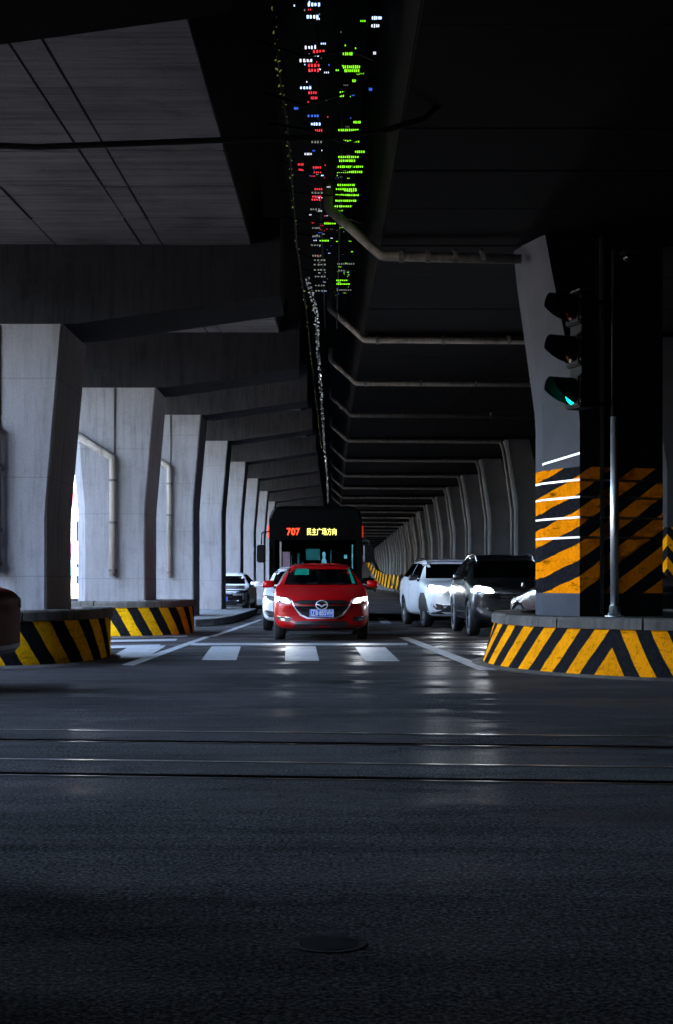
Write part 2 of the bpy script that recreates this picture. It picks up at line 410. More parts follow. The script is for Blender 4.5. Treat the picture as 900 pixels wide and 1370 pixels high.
# ---- left piers
def left_pier(i, d, label, pipe):
    t = thing('viaduct_pier', label, 'pier', (0, d, 0), 0, 'piers along the left side of the underpass')
    zb = interp(LBOT, d); zk = zb-2.5
    base = .6 if i < 2 else .1
    xr, xl, D, ch = -3.70, -5.06, 1.9, .17
    def ring(z, fl):
        a, b = xl-fl, xr+fl
        return [(a+ch, .02, z), (b-.03, .02, z), (b, .05, z), (b, D-.05, z), (b-.05, D, z), (a+.1, D, z), (a, D-.1, z), (a, .02+ch, z)]
    loft('column', [ring(base, 0), ring(zk, 0), ring(zk+.25, .015), ring(zb+.004, .21)], M['concrete'], t)
    zt = dz(d)
    prof = [(LEFT_EDGE+1.2, zb+.5), (-6.2, zb), (-3.3, zb), (-.68, zb+.37), (-.68, zt+.35), (LEFT_EDGE+1.2, zt+.35)]
    bm = bmesh.new()
    A = [bm.verts.new((x, 0, z)) for x, z in prof]; B = [bm.verts.new((x, 1.5, z)) for x, z in prof]
    bm.faces.new(A); bm.faces.new(B[::-1])
    for j in range(6): bm.faces.new((A[j], B[j], B[(j+1) % 6], A[(j+1) % 6]))
    bmesh.ops.recalc_face_normals(bm, faces=bm.faces[:])
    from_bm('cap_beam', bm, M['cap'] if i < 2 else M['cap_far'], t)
    if pipe:
        x = -4.33; ze = zb-1.42; zl = (1.18, 1.2, .62)[i-1] if i else 1.18
        p = tube('drain_pipe', bend([(x-.95, -.085, ze+.62), (x, -.085, ze+.02), (x, -.085, zl)], .05, 3), .07, M['pipe'], t, 12)
        for z in (ze-.42, ze-1.25, zl+.12):
            bm = bmesh.new(); tube_bm(bm, [(x, -.085, z-.025), (x, -.085, z+.025)], .083, 12)
            from_bm('pipe_collar', bm, M['pipe_dark'], p)
        for z in (ze-.45, zl+.4): box('pipe_bracket', x-.02, x+.02, -.03, .025, z-.015, z+.015, M['pipe_dark'], p)
        tube('conduit', [(x+.02, .005, zb-.02), (x+.02, .005, ze+.1)], .016, M['pipe_dark'], t, 6)
    return t
words_l = ['grey concrete pier rising from the nearest striped island, foremost at left', 'grey concrete pier with an elbowed drain pipe, rising from the second striped island',
           'concrete pier with a slim drain pipe, standing just behind the second striped island', 'plain concrete pier on the low kerb island, next behind the pier with the slim pipe',
           'concrete pier beyond the parked white car at left', 'slim looking pier just left of the bus mirror', 'far pier beside the upper left corner of the bus']
for i in range(14):
    d = BENT[i]
    if i < len(words_l): lab = words_l[i]
    else: lab = 'distant left pier beside the bus, %s past the upper left corner of the bus' % ORD[i-len(words_l)]
    left_pier(i, d, lab, i < 3)
# portal over the junction, before the first pier
t = thing('portal_frame', 'dark cap beam crossing overhead nearest the camera at upper left', 'beam', (0, 8.9, 0))
prof = [(LEFT_EDGE, 4.55), (-3.3, 4.62), (-.9, 4.95), (-.68, 5.0), (-.68, 5.6), (LEFT_EDGE, 5.6)]
bm = bmesh.new()
A = [bm.verts.new((x, 0, z)) for x, z in prof]; B = [bm.verts.new((x, 1.4, z)) for x, z in prof]
bm.faces.new(A); bm.faces.new(B[::-1])
for j in range(6): bm.faces.new((A[j], B[j], B[(j+1) % 6], A[(j+1) % 6]))
bmesh.ops.recalc_face_normals(bm, faces=bm.faces[:]); from_bm('cap_beam', bm, M['shaded'], t)  # beam takes the concrete with shade put into its colour
box('column', LEFT_EDGE+.02, LEFT_EDGE+1.0, .05, 1.35, -.02, 4.56, M['concrete'], t)

# ---- right piers
def right_pier(i, d, label):
    x0 = 6.5 if i == 1 else 7.35
    t = thing('viaduct_pier', label, 'pier', (0, d, 0), 0, 'piers along the right side of the underpass')
    zt = dz(d)-.02; zk = zt-2.7
    def ring(z, s, w):
        a, b = x0-s, x0-s+w
        return [(a+.10, 0, z), (b, 0, z), (b, 1.4, z), (a, 1.4, z), (a, .10, z)]
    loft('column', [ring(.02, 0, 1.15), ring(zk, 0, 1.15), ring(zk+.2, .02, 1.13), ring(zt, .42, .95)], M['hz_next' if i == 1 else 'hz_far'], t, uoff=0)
    from_zt = dz(d)
    box('cross_beam', .70, 13.9, 0, 1.3, from_zt-.10, from_zt+.3, M['shaded'], t)
    return t
rl = {1: 'striped pier at the right edge of the picture, behind the big orange striped pier', 4: 'nearly black pier with a thin lit edge, right of the charcoal car roof'}
for i in range(1, 27):
    if i in (2, 3): lab = 'dark right pier hidden behind the big orange striped pier'
    else: lab = rl.get(i, 'leaning right hand pier, %s one beyond the nearly black pier with the lit edge' % ORD[max(0, i-5)])
    if i in (2, 3): continue
    right_pier(i, BENT[i], lab)

def gutter(i, d, x1):
    z = dz(d)-.17; y = d-.10
    t = thing('drain_pipe', ['thick drain pipe running level into the big striped pier, nearest of the overhead pipes',
        'pale overhead drain pipe, second from the camera, with a bent end at the slot',
        'overhead drain pipe, third from the camera, bent up at the slot',
        'faint overhead drain pipe, fourth from the camera',
        'overhead drain pipe that turns down the nearly black pier'][i] if i < 5 else 'overhead drain pipe in the receding ladder, %s beyond the turned down pipe' % ORD[i-5],
        'pipe', (0, y, z), 0, 'drain pipes under the right deck')
    xk = .63
    pts = [(-.06, .0, .95), (-.06, 0, .62), (xk, 0, .0), (x1, 0, -.04)]
    if i >= 4: pts = pts[:3]+[(x1-.12, 0, -.04), (x1, -.02, -.4), (x1+.33, -.06, -2.8), (x1+.33, -.06, -6.1)]
    tube('pipe_run', bend(pts, .05, 3), .062 if i < 3 else .07, M['pipe'] if i < 3 else M['pipe_dark'], t, 10)  # far runs take the darker copy, shade put into the colour
    n = 4
    for k in range(n):
        xx = xk+.25+(min(x1, 7)-xk-.4)*k/n
        bm = bmesh.new(); tube_bm(bm, [(xx-.03, 0, 0), (xx+.03, 0, 0)], .085, 10); from_bm('pipe_collar', bm, M['pipe_dark'], t)
for i in range(0, 17): gutter(i, BENT[i], 2.42 if i == 0 else (6.2 if i == 1 else 6.86))

# ------------------------------------------------------------------ traffic islands
def superring(cx, cy, a, b, n, z, k, seg):
    out = []
    for j in range(seg):
        t = -math.pi/2 + 2*math.pi*j/seg
        c, s = math.cos(t), math.sin(t)
        out.append((cx+a*k*abs(c)**(2/n)*(1 if c > 0 else -1), cy+b*k*abs(s)**(2/n)*(1 if s > 0 else -1), z))
    return out
def island(label, cx, cy, a, b, n, h, mat, batter, apex_x, stones, flank=.45):
    t = thing('traffic_island', label, 'traffic island', (cx, cy, 0))
    seg = 96; ht = h-.13
    r0 = superring(0, 0, a+batter, b+batter, n, .002, 1, seg); r1 = superring(0, 0, a, b, n, ht, 1, seg)
    apex = min(range(seg), key=lambda j: abs(r0[j][0]-(apex_x-cx))+(0 if r0[j][1] < 0 else 99))
    us = []
    for j in range(seg):
        d = Vector(r0[(j+1) % seg])-Vector(r0[j]); us.append(flank+(.95-flank)*abs(d.x)/max(1e-6, d.length))
    loft('striped_wall', [r1, r0][::-1], mat, t, uoff=apex, smooth=False, uscale=us)
    # coping stones, each its own piece with an open joint
    ro = superring(0, 0, a+.035, b+.035, n, ht+.004, 1, stones*6); ri = superring(0, 0, a-.34, b-.34, n, ht+.004, 1, stones*6)
    for s in range(stones):
        bm = bmesh.new(); rows = []
        lift = random.uniform(-.008, .012); hh = h+lift
        for q in range(7):
            j = (s*6+q) % (stones*6)
            O, I = Vector(ro[j]), Vector(ri[j])
            if q in (0, 6):
                nb = Vector(ro[(s*6+(1 if q == 0 else 5)) % (stones*6)]); sh = (nb-O).normalized()*.012; O = O+sh; I = I+sh
            w1 = random.uniform(-.006, .006)
            rows.append([bm.verts.new(p) for p in ((O.x, O.y, ht+.004), (O.x*(1+w1*.2), O.y*(1+w1*.2), hh-.03), (O.x*.99, O.y*.99, hh), (I.x, I.y, hh), (I.x, I.y, ht+.004))])
        for A, B in zip(rows, rows[1:]):
            for j in range(5): bm.faces.new((A[j], A[(j+1) % 5], B[(j+1) % 5], B[j]))
        bm.faces.new(rows[0][::-1]); bm.faces.new(rows[-1]); bmesh.ops.recalc_face_normals(bm, faces=bm.faces[:])
        from_bm('coping_stone', bm, M['coping'], t)
    bm = bmesh.new(); bm.faces.new([bm.verts.new(p) for p in superring(0, 0, a-.3, b-.3, n, h-.03, 1, 48)])
    from_bm('fill', bm, M['soil'], t)
    # weathered apron where the wall meets the road
    q = loft('foot_apron', [superring(0, 0, a+batter+.16, b+batter+.16, n, .0, 1, 64), superring(0, 0, a+batter+.05, b+batter+.05, n, .025, 1, 64)], M['coping'], t)
    return t
island('black and yellow striped island round the foremost left pier', -4.83, 20.65, 1.70, 2.3, 2.4, .70, M['hz_island'], .0, -4.7, 12)
island('smaller looking striped island round the pier with the elbowed pipe', -4.60, 31.0, 1.70, 2.2, 2.4, .70, M['hz_island'], .0, -4.30, 12)
island('large orange and black striped island carrying the signal pole', 4.40, 19.45, 2.27, 3.35, 2.0, .66, M['hz_right'], .16, 3.02, 14)
def kerb_island(label, pts, h=.17):
    t = thing('kerb_island', label, 'kerb island', (pts[0][0], pts[0][1], 0))
    o = [(x-pts[0][0], y-pts[0][1]) for x, y in pts]
    loft('kerb', [[(x, y, .001) for x, y in o], [(x, y, h-.02) for x, y in o], [(x*.995, y, h) for x, y in o]], M['kerb'], t)
kerb_island('low concrete kerb island under the plain pier beyond the second striped island', [(-6.5, 36.0), (-3.3, 36.0), (-2.85, 37.4), (-2.65, 40), (-2.6, 51.5), (-3.0, 52.3), (-6.5, 52.3)])
kerb_island('farther low kerb island beyond the parked white car', [(-6.5, 59), (-3.1, 59), (-2.75, 60), (-2.7, 160), (-6.5, 160)])

# ------------------------------------------------------------------ the big striped pier at right
t = thing('striped_pier', 'big leaning pier painted with orange and black stripes on the right island', 'pier', (3.09, 18.7, 0))
def bp(z, left, corner, w=1.13):
    # footprint relative to the front corner
    return [(corner-.0, 0, z), (corner+w, .42 if w > 1 else .35, z), (corner+w, 1.9, z), (left+.22, 2.3, z), (left-.02, 1.05, z), (left+.02, .80, z)]
ring = lambda z, left, corner, R_: [(corner, 0, z), (R_, .42, z), (R_, 1.9, z), (left+.22, 2.3, z), (left-.03, 1.12, z), (left+.015, .78, z)]
rings = [ring(.60, -.37, 0, 1.13), ring(3.05, -.37, 0, 1.13), ring(3.3, -.385, -.02, 1.13), ring(5.0, -.62, -.36, 1.13), ring(5.50, -.67, -.45, 1.13)]
# scale of u makes the painted slope gentler on the left facet
us = [1.05, .5, .5, .5, .5, .55]
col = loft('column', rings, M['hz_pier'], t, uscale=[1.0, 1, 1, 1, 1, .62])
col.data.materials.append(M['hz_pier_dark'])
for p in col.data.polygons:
    if p.normal.x > .1: p.material_index = 1  # faces turned right get the shaded copy
# signed u: the stripes rise to the right on both facets
uvl = col.data.uv_layers['UVMap'].data
for p in col.data.polygons:
    for li in p.loop_indices:
        v = col.data.vertices[col.data.loops[li].vertex_index].co
        if v.y < .5 and v.x >= 0: u = v.x*.72
        else: u = (v.x)*.62
        uvl[li].uv = (10-u, v.z)
for k, (za, zb2) in enumerate(((2.60, 2.53), (2.33, 2.33), (2.115, 2.115), (1.86, 1.86), (1.61, 1.61))):
    bm = bmesh.new()
    path = [(-.40, 1.1), (-.355, .77), (.0, -.012), (1.135, .41)]
    if k == 0: path = path[1:3]
    V = []
    for q, (x, y) in enumerate(path):
        z = (za if k else (za-.02 if q == 0 else za+.06))
        V.append([bm.verts.new((x*1.004-.004, y-.008, z)), bm.verts.new((x*1.004-.004, y-.008, z+.026))])
    for A, B in zip(V, V[1:]): bm.faces.new((A[0], B[0], B[1], A[1]))
    bmesh.ops.solidify(bm, geom=bm.faces[:], thickness=-.006)
    from_bm('steel_strap', bm, M['strap'], t)
box('recess_shade_strip', .27, .31, .04, .16, .66, 5.4, M['dark'], t)  # dark strip standing in for the shade of a recess

# ------------------------------------------------------------------ signal pole and traffic light
def P3(x, y, d): return px(x, y, d)
t = thing('signal_pole', 'slim grey metal pole standing on the orange striped island', 'pole', (3.26, 17.3, .655))
tube('lower_pole', [(0, 0, 0), (0, 0, 2.32)], [.048, .046], M['steel'], t, 16)
tube('upper_pole', [(0, 0, 2.30), (0, 0, 4.25)], [.038, .032], M['signal_black'], t, 12)
tube('base_collar', [(0, 0, .0), (0, 0, .02), (0, 0, .021), (0, 0, .13)], [.11, .11, .068, .06], M['steel'], t, 16)
for k in range(4):
    an = k*math.pi/2+.6; box('anchor_bolt', .085*math.cos(an)-.01, .085*math.cos(an)+.01, .085*math.sin(an)-.01, .085*math.sin(an)+.01, .02, .05, M['steel'], t)
bm = bmesh.new(); bmesh.ops.create_uvsphere(bm, u_segments=16, v_segments=8, radius=.075)
o = from_bm('camera_dome', bm, M['glass'], t, True); o.location = (.17, -.03, 4.16)
tube('camera_arm', [(0, 0, 4.2), (.17, -.03, 4.22)], .015, M['signal_black'], t, 8)
box('camera_hood', .08, .26, -.12, .06, 4.19, 4.24, M['signal_black'], t, .01)

sg = thing('traffic_light', 'black three lens traffic light seen from the side with its green lamp lit', 'traffic light', (2.86, 17.25, 3.0), R(16))
M['green_lamp'] = plain('green_lamp', (.0, .5, .35), .3, emit=(.0, 1, .62), es=.10)
M['red_lens'] = plain('unlit_red_lens', (.08, .004, .004), .2); M['amber_lens'] = plain('unlit_amber_lens', (.09, .04, .004), .2)
M['hinge'] = plain('dull_brass', (.05, .03, .018), .5, .3)
for k, zc in enumerate((.25, .73, 1.21)):
    hb = box('lamp_housing', -.11, .11, -.19, .19, zc-.19, zc+.19, M['signal_black'], sg, .02)
    # visor: a hood whose lower edge sweeps back towards the lens
    bm = bmesh.new(); rows = []
    seg = 18; r = .165
    for j in range(seg+1):
        an = -R(55)+R(290)*j/seg
        c, s = math.cos(an), math.sin(an)
        ln = .05+.23*min(1, max(0, (s+.80)/1.0))**.7
        rows.append([bm.verts.new((-.108, r*c, zc+r*s)), bm.verts.new((-.108-ln*.5, r*c*1.0, zc+r*s)), bm.verts.new((-.108-ln, r*c*.97, zc+r*s*.97+.012))])
    for A, B in zip(rows, rows[1:]):
        for q in range(2): bm.faces.new((A[q], B[q], B[q+1], A[q+1]))
    bmesh.ops.solidify(bm, geom=bm.faces[:], thickness=.006)
    from_bm('visor', bm, M['signal_black'], sg, True)
    bm = bmesh.new(); bmesh.ops.create_cone(bm, cap_ends=True, segments=24, radius1=.145, radius2=.12, depth=.03)
    ln = from_bm('lens', bm, (M['green_lamp'], M['amber_lens'], M['red_lens'])[k], sg); ln.rotation_euler = (0, R(-90), 0); ln.location = (-.122, 0, zc)
    if k: box('hinge_joint', -.06, .05, -.15, .15, zc-.30, zc-.185, M['signal_black'], sg)
    for zz in (-.12, .12): box('door_latch', -.10, -.07, -.205, -.185, zc+zz-.015, zc+zz+.015, M['hinge'], sg)
box('top_cap', -.08, .09, -.12, .12, 1.40, 1.43, M['hinge'], sg, .01)
for z in (.12, 1.30): box('mount_arm', .105, .38, -.03, .03, z-.02, z+.02, M['signal_black'], sg)

# ------------------------------------------------------------------ cars
def body_shell(sts, bow, mat, parent, wheels, wr, subd=2):
    """sts: (y, half width, underside, belt height, roof half width, top height, cabin?)"""
    bm = bmesh.new(); rings = []
    for (y, w, zb, zs, wr_, zt, cab) in sts:
        zm = zb+(zs-zb)*.55
        if cab: half = [(w*.84, zb), (w*.985, zb+.10), (w, zm), (w*.975, zs-.02), (w*.93, zs+.03), ((w*.92*.45+wr_*.55), zs+(zt-zs)*.58), (wr_, zt-.055), (wr_*.8, zt-.012)]
        else: half = [(w*.84, zb), (w*.985, zb+.10), (w, zm), (w*.975, zs-.05), (w*.90, zs), (w*.72, zs+(zt-zs)*.55), (w*.45, zt-.008), (w*.22, zt-.002)]
        loop = [(0, zb)]+half+[(0, zt)]+[(-x, z) for x, z in half[::-1]]
        rings.append([bm.verts.new((x, y+bow(y)*(abs(x)/.9)**2.2, z)) for x, z in loop])
    n = len(rings[0])
    for A, B in zip(rings, rings[1:]):
        for j in range(n): bm.faces.new((A[j], A[(j+1) % n], B[(j+1) % n], B[j]))
    bm.faces.new(rings[0]); bm.faces.new(rings[-1][::-1])
    bmesh.ops.recalc_face_normals(bm, faces=bm.faces[:])
    o = from_bm('body', bm, [mat, M['blackplastic']], None, True)
    s = o.modifiers.new('s', 'SUBSURF'); s.levels = subd; s.render_levels = subd
    dg = bpy.context.evaluated_depsgraph_get(); me = bpy.data.meshes.new_from_object(o.evaluated_get(dg))
    o.modifiers.clear(); old = o.data; o.data = me; bpy.data.meshes.remove(old)
    bv = bmesh.new(); bv.from_mesh(me); tree = BVHTree.FromBMesh(bv); bv.free()
    cb = bmesh.new()
    for (wx, wy) in wheels:
        mt = Matrix.Translation((wx, wy, wr)) @ Matrix.Rotation(R(90), 4, 'Y')
        bmesh.ops.create_cone(cb, cap_ends=True, segments=28, radius1=wr+.045, radius2=wr+.045, depth=.62, matrix=mt)
    for f in cb.faces: f.material_index = 1
    cu = from_bm('cutter', cb, [mat, M['blackplastic']])
    b = o.modifiers.new('b', 'BOOLEAN'); b.object = cu; b.operation = 'DIFFERENCE'; b.solver = 'EXACT'
    dg = bpy.context.evaluated_depsgraph_get(); dg.update(); me2 = bpy.data.meshes.new_from_object(o.evaluated_get(dg))
    o.modifiers.clear(); o.data = me2; bpy.data.objects.remove(cu)
    for p in me2.polygons: p.use_smooth = True
    o.data.name = 'body'; o.parent = parent
    return o, tree
def decal(name, poly, tree, axis, mat, parent, off=.006, grid=.07, sgn=1, thick=.02, depth0=None):
    """a panel of real thickness laid on the shell; poly in (x,z) seen from the front ('y') or (y,z) seen from the side ('x')"""
    bm = bmesh.new()
    vs = [bm.verts.new((p[0], 0, p[1])) for p in poly]; bm.faces.new(vs)
    xs = [p[0] for p in poly]; zs = [p[1] for p in poly]
    for lo, hi, no in ((min(xs), max(xs), Vector((1, 0, 0))), (min(zs), max(zs), Vector((0, 0, 1)))):
        k = int((hi-lo)/grid)
        for q in range(1, k+1):
            co = no*(lo+(hi-lo)*q/(k+1))
            bmesh.ops.bisect_plane(bm, geom=bm.verts[:]+bm.edges[:]+bm.faces[:], plane_co=co, plane_no=no)
    for v in bm.verts:
        a, z = v.co.x, v.co.z
        if axis == 'y': o, dd = Vector((a, -6*sgn, z)), Vector((0, sgn, 0))
        else: o, dd = Vector((6*sgn, a, z)), Vector((-sgn, 0, 0))
        hit = tree.ray_cast(o, dd)
        if hit[0] is None:
            hit = tree.find_nearest(Vector((a, -.3*sgn if depth0 is None else depth0, z)) if axis == 'y' else Vector((sgn*.85, a, z)))
        nrm = hit[1] if hit[1].dot(dd) < 0 else -hit[1]
        v.co = hit[0]+nrm*off
    r = bmesh.ops.extrude_edge_only(bm, edges=[e for e in bm.edges if e.is_boundary])
    inward = Vector((0, sgn, 0)) if axis == 'y' else Vector((-sgn, 0, 0))
    for v in [g for g in r['geom'] if isinstance(g, bmesh.types.BMVert)]: v.co += inward*thick
    bmesh.ops.recalc_face_normals(bm, faces=bm.faces[:])
    return from_bm(name, bm, mat, parent, False)
def mir(poly): return [(-x, z) for x, z in poly][::-1]
def wheel(parent, x, y, r, s, rimmat, proto=None):
    """s = +1 right hand side (outer face towards +x)"""
    w = bpy.data.objects.new('wheel', None); C.objects.link(w); w.parent = parent; w.location = (x, y, r); w['part'] = 1
    bm = bmesh.new(); prof = [(r*.62, -.10), (r*.9, -.105), (r, -.08), (r, .08), (r*.9, .105), (r*.68, .10)]; seg = 28; rows = []
    for j in range(seg):
        an = 2*math.pi*j/seg; rows.append([bm.verts.new((p[1], p[0]*math.cos(an), p[0]*math.sin(an))) for p in prof])
    for j in range(seg):
        A, B = rows[j], rows[(j+1) % seg]
        for q in range(len(prof)): bm.faces.new((A[q], A[(q+1) % len(prof)], B[(q+1) % len(prof)], B[q]))
    bmesh.ops.recalc_face_normals(bm, faces=bm.faces[:]); from_bm('tyre', bm, M['rubber'], w, True)
    bm = bmesh.new()
    for k in range(7):
        an = 2*math.pi*k/7; d = Vector((0, math.cos(an), math.sin(an))); p = Vector((0, -math.sin(an), math.cos(an)))
        q = [d*.05+p*.028, d*.05-p*.028, d*r*.66-p*.02, d*r*.66+p*.02]
        A = [bm.verts.new(v+Vector((s*.085, 0, 0))) for v in q]; B = [bm.verts.new(v+Vector((s*.05, 0, 0))) for v in q]
        bm.faces.new(A); bm.faces.new(B[::-1])
        for j in range(4): bm.faces.new((A[j], B[j], B[(j+1) % 4], A[(j+1) % 4]))
    mt = Matrix.Translation((s*.075, 0, 0)) @ Matrix.Rotation(R(90), 4, 'Y')
    bmesh.ops.create_cone(bm, cap_ends=True, segments=14, radius1=.06, radius2=.05, depth=.035, matrix=mt)
    for j in range(seg):
        a0, a1 = 2*math.pi*j/seg, 2*math.pi*(j+1)/seg
        vs = []
        for an, rr, xx in ((a0, r*.70, .10), (a1, r*.70, .10), (a1, r*.62, .07), (a0, r*.62, .07)): vs.append(bm.verts.new((s*xx, rr*math.cos(an), rr*math.sin(an))))
        bm.faces.new(vs)
    bmesh.ops.recalc_face_normals(bm, faces=bm.faces[:]); from_bm('rim', bm, rimmat, w)
    bm = bmesh.new(); bmesh.ops.create_cone(bm, cap_ends=True, segments=24, radius1=r*.65, radius2=r*.65, depth=.03, matrix=Matrix.Translation((s*.0, 0, 0)) @ Matrix.Rotation(R(90), 4, 'Y'))
    from_bm('brake_disc', bm, M['blackplastic'], w)
    return w
def mirror(parent, x, y, z, s, mat, sc=1):
    bm = bmesh.new(); bmesh.ops.create_uvsphere(bm, u_segments=16, v_segments=10, radius=1)
    sq = lambda q: math.copysign(abs(q)**.55, q)
    for v in bm.verts:
        q = v.co.copy(); v.co = Vector((sq(q.x)*.112*sc*(1 if q.x*s < 0 else .92), q.y*.085*sc*(1 if q.y < 0 else .35), (sq(q.z)*.068+q.x*s*-.012)*sc))
    o = from_bm('wing_mirror', bm, mat, parent, True); o.location = (x+s*.13, y, z)
    bm = bmesh.new(); bx(bm, -s*.13-.03, -s*.13+.06, -.03, .03, -.09, -.04)
    from_bm('mirror_foot', bm, M['blackplastic'], o)
    return o
def lamp_light(parent, x, y, z, power, spot=34, down=-19, name='headlamp_beam'):
    ld = bpy.data.lights.new(name, 'SPOT'); ld.energy = power; ld.spot_size = R(spot); ld.spot_blend = .6; ld.color = (.9, .95, 1); ld.shadow_soft_size = .05
    o = bpy.data.objects.new(name, ld); C.objects.link(o); o.parent = parent; o.location = (x, y, z)
    o.rotation_euler = (R(-90+down)+R(180)+0, 0, 0) if False else Vector((0, 1, math.tan(R(-down)))).to_track_quat('Z', 'Y').to_euler()
    return o

def car(name, label, cat, loc, rz, mat, kind, lamps=0.0, extra=None):
    t = thing(name, label, cat, loc, rz)
    if kind == 'hatch':
        L, W, wr, wb = 4.46, .90, .325, (.92, 3.60)
        st = [(0.0, .66, .30, .60, 0, .63, 0), (.05, .80, .20, .68, 0, .72, 0), (.30, .87, .19, .76, 0, .82, 0), (.75, .895, .19, .84, 0, .905, 0), (1.15, .90, .19, .91, 0, .965, 0),
              (1.42, .90, .19, .96, .80, 1.00, 1), (1.75, .90, .19, .97, .68, 1.22, 1), (2.15, .90, .19, .98, .61, 1.41, 1), (2.6, .90, .19, .99, .60, 1.455, 1), (3.3, .90, .19, 1.0, .585, 1.44, 1),
              (3.85, .89, .21, 1.01, .56, 1.33, 1), (4.25, .86, .26, .98, .60, 1.08, 1), (4.42, .80, .32, .90, .6, .96, 0), (L, .70, .36, .84, 0, .88, 0)]
        bw = lambda y: .42*max(0, 1-y/1.0)**1.5 - .12*max(0, (y-3.6)/.86)**2
        zw = .30
        side = [(1.66, 1.02), (2.12, 1.335), (2.75, 1.37), (3.45, 1.33), (3.82, 1.13), (3.75, 1.055), (2.4, 1.03)]
        shield = [(-.70, 1.015), (.70, 1.015), (.575, 1.375), (.3, 1.39), (-.3, 1.39), (-.575, 1.375)]
        mz, my = 1.03, 1.62
    elif kind == 'suv':
        L, W, wr, wb = 4.60, .935, .36, (.95, 3.62)
        st = [(0.0, .70, .42, .78, 0, .82, 0), (.05, .84, .26, .90, 0, .95, 0), (.28, .905, .24, .97, 0, 1.02, 0), (.75, .93, .24, 1.03, 0, 1.08, 0), (1.15, .935, .24, 1.06, 0, 1.11, 0),
              (1.38, .935, .24, 1.10, .82, 1.14, 1), (1.70, .935, .24, 1.11, .73, 1.38, 1), (2.02, .935, .24, 1.12, .67, 1.60, 1), (2.5, .935, .24, 1.13, .66, 1.665, 1), (3.5, .935, .24, 1.14, .645, 1.65, 1),
              (4.10, .925, .27, 1.15, .63, 1.57, 1), (4.42, .90, .34, 1.13, .64, 1.25, 1), (4.54, .84, .40, 1.02, 0, 1.08, 0), (L, .74, .44, .95, 0, 1.0, 0)]
        bw = lambda y: .36*max(0, 1-y/.9)**1.5 - .10*max(0, (y-3.8)/.8)**2
        side = [(1.62, 1.16), (2.00, 1.50), (2.7, 1.555), (3.7, 1.53), (4.16, 1.34), (4.1, 1.22), (2.4, 1.175)]
        shield = [(-.74, 1.16), (.74, 1.16), (.62, 1.565), (.3, 1.585), (-.3, 1.585), (-.62, 1.565)]
        mz, my = 1.18, 1.58
    else:   # sedan
        L, W, wr, wb = 4.70, .905, .33, (.92, 3.66)
        st = [(0.0, .66, .34, .62, 0, .66, 0), (.05, .80, .22, .70, 0, .74, 0), (.30, .87, .20, .78, 0, .83, 0), (.75, .895, .20, .85, 0, .90, 0), (1.2, .905, .20, .91, 0, .96, 0),
              (1.50, .905, .20, .94, .80, .99, 1), (1.85, .905, .20, .95, .69, 1.22, 1), (2.25, .905, .20, .96, .61, 1.41, 1), (2.8, .905, .20, .97, .60, 1.46, 1), (3.3, .905, .20, .98, .585, 1.42, 1),
              (3.8, .90, .22, 1.0, .60, 1.20, 1), (4.15, .88, .26, 1.01, .62, 1.06, 1), (4.55, .83, .32, .97, 0, 1.02, 0), (4.66, .78, .36, .90, 0, .95, 0), (L, .70, .40, .84, 0, .88, 0)]
        bw = lambda y: .40*max(0, 1-y/1.0)**1.5 - .12*max(0, (y-3.8)/.9)**2
        side = [(1.72, 1.0), (2.2, 1.33), (2.8, 1.375), (3.3, 1.33), (3.78, 1.10), (3.6, 1.04), (2.4, 1.01)]
        shield = [(-.70, 1.0), (.70, 1.0), (.575, 1.37), (.3, 1.39), (-.3, 1.39), (-.575, 1.37)]
        mz, my = 1.02, 1.66
    tx = W-.13
    wheels = [(s*tx, y) for s in (-1, 1) for y in wb]
    body, tree = body_shell(st, bw, mat, t, [(s*(W+.05), y) for s in (-1, 1) for y in wb], wr)
    for (x, y) in wheels: wheel(t, x, y, wr, 1 if x > 0 else -1, M['alloy'])
    ws = decal('windshield', shield, tree, 'y', M['glass'], t, .004, .10)
    for s in (-1, 1):
        # split the side glazing at the door post
        fr = [p for p in side if p[0] < 2.55]; zlo, zhi = side[-1][1]+.0, max(p[1] for p in side)-.015
        front = [side[0], side[1], (2.72, zhi), (2.72, zlo+.01), ]
        rear = [(2.80, zhi), side[-4], side[-3], side[-2], (2.80, zlo+.01)]
        for q in (front, rear): decal('side_window', q, tree, 'x', M['glass'], t, .006, .1, s)
        mirror(t, s*(W-.03), my, mz, s, mat if kind != 'suv' or mat != M['white'] else M['blackplastic'], 1.05)
        for y in (2.62, 3.42): box('door_handle', *sorted((s*(W-.01), s*(W+.022))), y-.09, y+.09, mz-.18, mz-.15, mat if mat != M['black_paint'] else M['chrome'], t, .006)
        for yy in (1.52, 2.76, 3.62 if kind != 'hatch' else 3.5):
            decal('door_seam', [(yy-.006, .36), (yy+.006, .36), (yy+.006, mz-.06), (yy-.006, mz-.06)], tree, 'x', M['blackplastic'], t, .0015, .08, s, .003)
        decal('sill_trim', [(1.36, .25), (3.16, .25), (3.16, .33), (1.36, .33)], tree, 'x', M['blackplastic'], t, .004, .12, s)
    return t, tree, body

